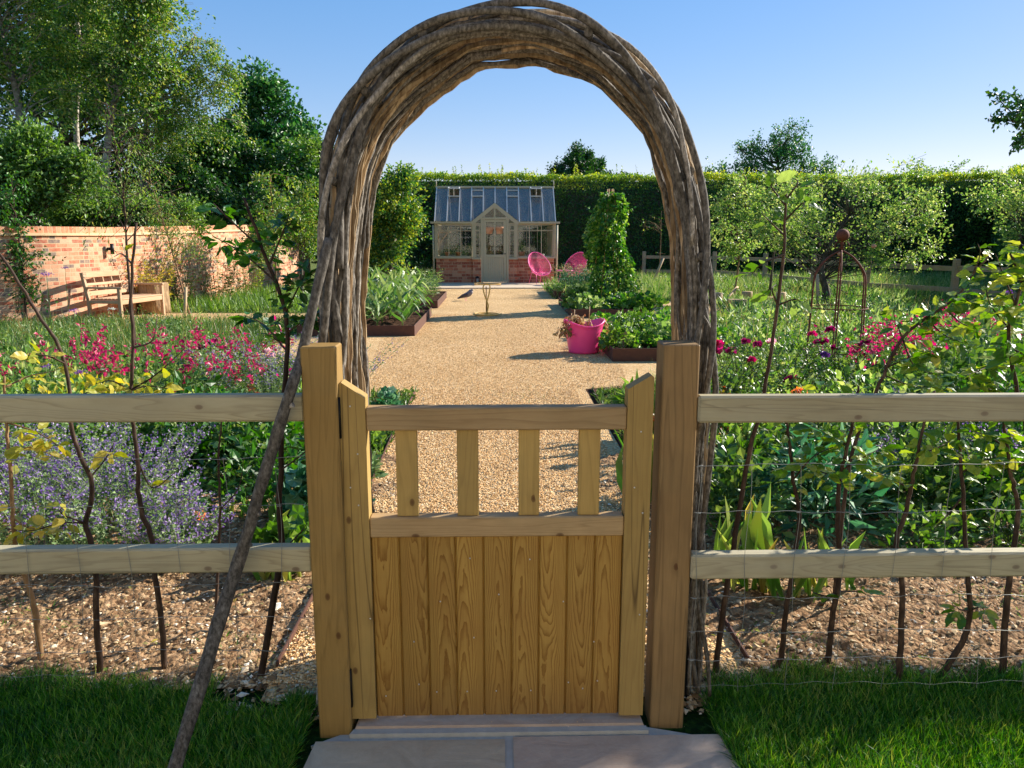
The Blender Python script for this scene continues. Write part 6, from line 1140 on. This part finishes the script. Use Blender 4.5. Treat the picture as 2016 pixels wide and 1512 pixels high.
for (px, l, Yd) in ((1292, 'clump of upright leaves between the gate and the right post, lower', 4.2), (1295, 'clump of upright leaves seen right of the gate top', 5.6)):
    p = at(px, 800, Yd); iris(l, p[0], Yd, 16, .5)
mb = MB(); p = gnd(395, 1062); bloom(mb, p+[0, 0, .12], .05, 30); o = mb.build('fallen_rose', M['peach'], origin=p); tag(o, 'peach coloured rose bloom lying among the catmint', 'flower')
# purple verbena on wiry stems
for (px, py, Yd, l) in ((92, 540, 5.5, 'tall verbena with a purple head against the wall, left of the bench'), (146, 612, 6, 'verbena head just left of the bench back'), (90, 721, 5, 'low purple verbena among the left penstemons'), (128, 528, 9, 'distant verbena heads against the brick wall'), (155, 733, 5.2, 'small purple verbena near the upper left rail'), (1985, 575, 6, 'purple verbena at the right edge before the hedge'), (1972, 645, 6, 'dark purple verbena head right of the hornbeam shoot')):
    p = at(px, py, Yd); t = thing('verbena', l, 'flower', (p[0]+.02, Yd, 0), 'tall purple verbena'); mb = MB(); tube(mb, spline(np.array([[p[0]+.03, Yd, 0], [p[0]-.01, Yd, p[2]*.5], p]), 14), .0025, 4); mb.build('stem', M['herbgreen'], t)
    mb = MB(); n = 60; P = p+rng.normal(size=(n, 3))*[.018, .018, .007]; leaves(mb, P, rng.normal(size=(n, 3))+[0, 0, 1], .012, 'quad', .5); mb.build('flower_head', M['purple'], t)

# ------------------------------------------------------------------ grass: mown lawn, meadow and ground cover
def blades(name, m, n, fx, h, w, label, lean=.35, k='blade', rvf=None):
    X, Y = fx(n); n = len(X); mb = MB(); H = U(h[0], h[1], n); D = np.stack([rng.normal(size=n)*lean, rng.normal(size=n)*lean, np.ones(n)], 1); leaves(mb, np.stack([X, Y, np.zeros(n)], 1), D, H, k, .0, U(w[0], w[1], n)); o = stuff(mb.build(name, m)); o['label'] = label; return o
def keep_lawn(n):
    X = U(-2.3, 2.5, n); Y = U(1.75, 2.52, n); edge = 2.41+.035*np.sin(X*7)+.02*np.sin(X*19); sl_ = (X > -.60) & (X < .72); sl_ |= (X > -.95) & (X < -.5) & (Y > 2.30-.3*(X+.95)); ok = (Y < edge+rng.normal(size=n)*.03) & ~((sl_) & (Y > 0)) ; return X[ok], Y[ok]
blades('lawn_grass', M['lawn'], 150000, keep_lawn, (.025, .065), (.0018, .0036), 'thick green lawn grass in shade before the fence', .55)
def edge_l(n):
    X = np.concatenate([U(-.68, -.60, n//2), U(.68, .80, n//2)]); Y = U(1.75, 2.3, len(X)); ok = ((X < 0) & (X < -.60+ (2.1-Y)*-.0)) | ((X > 0) & (X > .68+(2.09-Y)*.1)); return X[ok], Y[ok]
blades('lawn_fringe', M['lawn'], 9000, edge_l, (.03, .07), (.002, .0036), 'lawn grass creeping over the paving edge', .7)
def weeds(n):
    X = np.where(rng.random(n) < .5, U(-2.6, -.55, n), U(.6, 2.8, n)); Y = U(2.45, 3.1, n); c = np.sin(X*6.1+1)+np.sin(Y*9+X*3)+rng.normal(size=n)*.3; ok = c > 1.25; return X[ok], Y[ok]
blades('seedling_grass', M['lawn'], 5000, weeds, (.01, .035), (.002, .004), 'thin seedling grass coming up in the stony soil', .9)
def inpath(X, Y):
    p = (X > -.8) & (X < .95) & (Y < 8); p |= (X > -1.3-.9*np.clip((Y-7.6)/1.3, 0, 1)*2) & (X < 1.45) & (Y > 7.5) & (Y < 24); p |= (Y > 23.4) & (X > -4.6) & (X < 3.6)
    p |= (Y > 14.0) & (Y < 15.8) & (X > -8) & (X < 0); p |= (X > 1) & (X < np.interp(Y, [7.5, 8.6, 9.4, 12.6, 15, 17, 18.9, 19.5], [1.2, 2.6, 3.2, 3.4, 4.6, 5.0, 4.6, 3.4])) & (Y > 7.6) & (Y < 19.5); p |= (X > -3.3) & (X < 0) & (Y > 8.6) & (Y < 20)
    return p
def wallx(Y): return np.interp(Y, wp[:, 1], wp[:, 0])
def mead(y0, y1, side, pw=1.):
    def f(n):
        Y = y0+(y1-y0)*rng.random(n)**pw; X = (U(0, 1, n)*(.72*Y+1))*(-1 if side == 0 else 1); ok = ~inpath(X, Y)
        if side == 0: ok &= X > wallx(Y)+.1
        if pw > 1: ok &= ~((X > 4.4) & (X < 8.0) & (Y < 20.5))
        return X[ok], Y[ok]
    return f
blades('meadow_grass', M['herbgreen'], 34000, mead(7.6, 13.9, 0), (.10, .28), (.005, .012), 'green meadow grass between the border and the bench')
blades('herb_layer', M['bright'], 26000, mead(7.4, 13.9, 0), (.03, .09), (.02, .05), 'low leafy herbs in the left meadow', 1., 'oval')
blades('meadow_grass', M['bright'], 26000, mead(15.9, 24, 0), (.15, .4), (.010, .02), 'long green grass along the foot of the brick wall')
blades('meadow_grass', M['meadow'], 52000, mead(7.9, 20, 1), (.08, .28), (.006, .013), 'rough meadow grass with herbs right of the beds')
blades('herb_layer', M['bright'], 32000, mead(7.9, 20, 1), (.04, .10), (.02, .05), 'low leafy herbs in the right meadow', 1., 'oval')
blades('meadow_grass', M['meadow'], 42000, mead(17, 29, 1, 1.01), (.15, .50), (.010, .022), 'tall seeding grass before the clipped hedge')
blades('border_undergrowth', M['herbgreen'], 30000, mead(4.4, 8.2, 0), (.04, .10), (.015, .04), 'leafy undergrowth of the left border', 1., 'oval')
blades('border_undergrowth', M['herbgreen'], 36000, mead(4.2, 8.4, 1), (.04, .10), (.015, .04), 'leafy undergrowth of the right border', 1., 'oval')
blades('border_grass', M['meadow'], 9000, lambda n: (lambda q: (q[0][q[0] < -1.5], q[1][q[0] < -1.5]))(mead(5.0, 8.6, 0)(n)), (.15, .4), (.003, .006), 'wispy grass among the flowers of the left border')
blades('border_grass', M['meadow'], 9000, lambda n: (lambda q: (q[0][q[0] > 1.6], q[1][q[0] > 1.6]))(mead(5.0, 8.6, 1)(n)), (.15, .4), (.003, .006), 'wispy grass among the flowers of the right border')
blades('herb_layer', M['greyleaf'], 16000, mead(7.6, 20, 1), (.04, .10), (.012, .03), 'grey green herbs between the meadow grass', 1., 'oval')
blades('dry_stalks', M['straw'], 2200, mead(9, 28, 1), (.25, .6), (.003, .007), 'dry seed stalks standing in the right meadow', .25)
blades('dry_stalks', M['straw'], 1200, mead(7.6, 13.8, 0), (.2, .5), (.003, .006), 'dry stalks in the left meadow', .25)
blades('meadow_grass', M['herbgreen'], 26000, mead(7.6, 13.9, 0), (.08, .22), (.008, .018), 'fresh green growth in the left meadow', .6)
blades('meadow_grass', M['herbgreen'], 22000, mead(7.9, 16, 1), (.08, .22), (.008, .018), 'fresh green growth in the right meadow', .6)
for (px, py, l) in ((432, 705, 'white umbel flower left of the pink rose'), (463, 712, 'white umbel flower behind the lilac catmint'), (222, 608, 'white umbel flower before the garden bench'), (455, 698, 'white umbel flower nearest the dark leaved sapling')):
    g_ = gnd(px, py+60); p = at(px, py, g_[1]); t = thing('wild_carrot', l, 'flower', (p[0], g_[1], 0), 'white umbels in the left meadow'); mb = MB(); tube(mb, [(p[0], g_[1], 0), p], .003, 4); mb.build('stem', M['herbgreen'], t)
    mb = MB(); P = p+rng.normal(size=(50, 3))*[.03, .03, .006]; leaves(mb, P, rng.normal(size=(50, 3))+[0, 0, .3], .022, 'quad', .7); mb.build('flower_head', M['whitefl'], t)

def herb_clumps(name, m, nc, per, x0f, y0, y1, r, h, ls, label, lk='oval', side=1):
    P = []; D = []; k = 0
    while k < nc:
        y = y0+(y1-y0)*rng.random()**1.2; x = (rng.random()*(.70*y+.5))*(1 if side else -1)
        if inpath(np.array([x]), np.array([y]))[0] or abs(x) < 1.75 or (not side and x < wallx(y)+.3): continue
        rr = r*rng.uniform(.6, 1.4); hh = h*rng.uniform(.5, 1.4)
        if 4.4 < x < 8 and 15.5 < y < 20: hh *= .4
        d = unit(rng.normal(size=(per, 3))); d[:, 2] = np.abs(d[:, 2]); P.append(np.array([x, y, 0])+d*(rng.random((per, 1))**.4)*[rr, rr, hh]); D.append(d+rng.normal(size=(per, 3))*.7); k += 1
    P = np.concatenate(P); D = np.concatenate(D); mb = MB(); leaves(mb, P, D, U(ls[0], ls[1], len(P)), lk, .5); o = stuff(mb.build(name, m)); o['label'] = label
for m, n_, lab in (('herbgreen', 120, 'leafy meadow weeds'), ('bright', 80, 'brighter leafy meadow weeds'), ('greyleaf', 70, 'greyish meadow weeds'), ('applelf', 60, 'pale green meadow weeds')):
    herb_clumps('meadow_weeds', M[m], n_, 120, None, 8, 26, .34, .36, (.035, .08), lab+' right of the path', 'oval', 1)
    herb_clumps('meadow_weeds', M[m], n_//2, 100, None, 7.8, 13.8, .28, .24, (.03, .06), lab+' left of the path', 'oval', 0)
def lawn2(n):
    X, Y = keep_lawn(n); c = np.sin(X*3.1+1)+np.sin(Y*8+X*5)+np.sin(X*11+Y*4)*.6; ok = c > .3; return X[ok], Y[ok]
blades('lawn_tufts', M['lawn'], 26000, lawn2, (.06, .105), (.002, .004), 'longer tufts in the shaded lawn', .8)

for (x, y, r, h, lm, lk, ls, l) in (
 (-1.3, 4.15, .34, .46, 'saplingdark', 'oval', (.05, .09), 'dark green bush between the catmint and the leaning branch'),
 (-1.5, 4.6, .34, .56, 'herbgreen', 'oval', (.04, .08), 'leafy bush rising behind the nearest catmint'),
 (-2.0, 5.0, .4, .62, 'saplingdark', 'oval', (.05, .09), 'dark bush under the upper left rail'),
 (-2.7, 4.9, .45, .60, 'applelf', 'oval', (.04, .08), 'yellow green bush under the upper left rail'),
 (-1.3, 5.4, .34, .6, 'bright', 'oval', (.04, .08), 'leafy bush at the upper rail beside the leaning branch'),
 (-3.4, 5.6, .5, .75, 'applelf', 'oval', (.04, .08), 'pale leafy bush above the upper left rail'),
 (1.35, 4.15, .32, .62, 'bright', 'oval', (.045, .075), 'tall leafy bush behind the iris fans'),
 (1.85, 4.35, .38, .60, 'herbgreen', 'oval', (.045, .08), 'tall bush reaching the upper right rail'),
 (2.4, 4.4, .42, .64, 'applelf', 'oval', (.045, .08), 'pale green bush reaching over the upper right rail'),
 (2.95, 4.3, .42, .85, 'saplingdark', 'oval', (.05, .08), 'dark tall bush near the right edge'),
 (2.6, 5.2, .42, .66, 'applelf', 'oval', (.045, .08), 'yellow green bush rising above the upper right rail'),
 (3.3, 5.3, .5, 1.0, 'herbgreen', 'oval', (.05, .09), 'tall green bush above the rail at the right'),
 (3.9, 5.6, .55, 1.1, 'bright', 'oval', (.05, .09), 'tallest leafy bush at the right edge'),
 (4.4, 6.2, .5, .95, 'greyleaf', 'oval', (.05, .09), 'grey green bush far right behind the broad leaves'),
 (1.6, 5.3, .32, .56, 'herbgreen', 'oval', (.04, .07), 'bush behind the upper rail beside the tall sapling'),
 (2.15, 5.6, .36, .56, 'applelf', 'oval', (.04, .07), 'pale bush below the crimson roses')):
    leafy(l, x, y, r, h, lm, int(240*(r/.3)**1.5*(h/.5)), ls, lk, name='border_bush', g='bushes in the borders')
# fallen leaves, clippings and small debris that real ground carries
def litter(name, m, n, f, ls, label, lk='oval'):
    X, Y, Z = f(n); mb = MB(); leaves(mb, np.stack([X, Y, Z], 1), np.stack([rng.normal(size=len(X)), rng.normal(size=len(X)), rng.normal(size=len(X))*.15], 1), U(ls[0], ls[1], len(X)), lk, .8); o = stuff(mb.build(name, m)); o['label'] = label
litter('leaf_litter', M['wilt'], 420, lambda n: (np.where(rng.random(n) < .5, U(-2.4, -.6, n), U(.65, 2.6, n)), U(2.4, 3.4, n), np.full(n, .03)), (.012, .035), 'dry fallen leaves on the soil behind the rails')
litter('leaf_litter', M['yellowleaf'], 60, lambda n: (np.where(rng.random(n) < .5, U(-2.4, -.6, n), U(.65, 2.6, n)), U(2.4, 3.4, n), np.full(n, .035)), (.015, .035), 'yellow fallen leaves on the soil')
litter('path_litter', M['wilt'], 160, lambda n: (U(-.75, .85, n), U(2.5, 8, n), np.full(n, .022)), (.008, .022), 'dry leaf scraps on the gravel')
litter('path_clippings', M['lawn'], 120, lambda n: (U(.0, .6, n)+rng.normal(size=n)*.1, 7.2+rng.normal(size=n)*.25, np.full(n, .022)), (.01, .03), 'green clippings strewn on the gravel', 'lance')
litter('paving_grit', M['gravelstone'], 110, lambda n: (U(-.5, .6, n), 2.02+rng.random(n)**.5*.26, np.where(rng.random(n) < 2, .034, .03)), (.003, .007), 'grit on the threshold paving', 'quad')

for m, n_, lab in (('herbgreen', 46, 'broad leafy growth'), ('bright', 34, 'fresh leafy growth'), ('applelf', 26, 'pale leafy growth'), ('saplingdark', 22, 'dark leafy growth')):
    herb_clumps('border_growth', M[m], n_, 170, None, 4.9, 8.2, .24, .38, (.04, .08), lab+' filling the right border', 'oval', 1)
    herb_clumps('border_growth', M[m], n_, 170, None, 4.9, 8.2, .24, .34, (.04, .08), lab+' filling the left border', 'oval', 0)
herb_clumps('fresh_grass', M['crop'], 160, 130, None, 9, 26, .45, .28, (.12, .22), 'fresh green grass tufts in the right meadow', 'lance', 1)
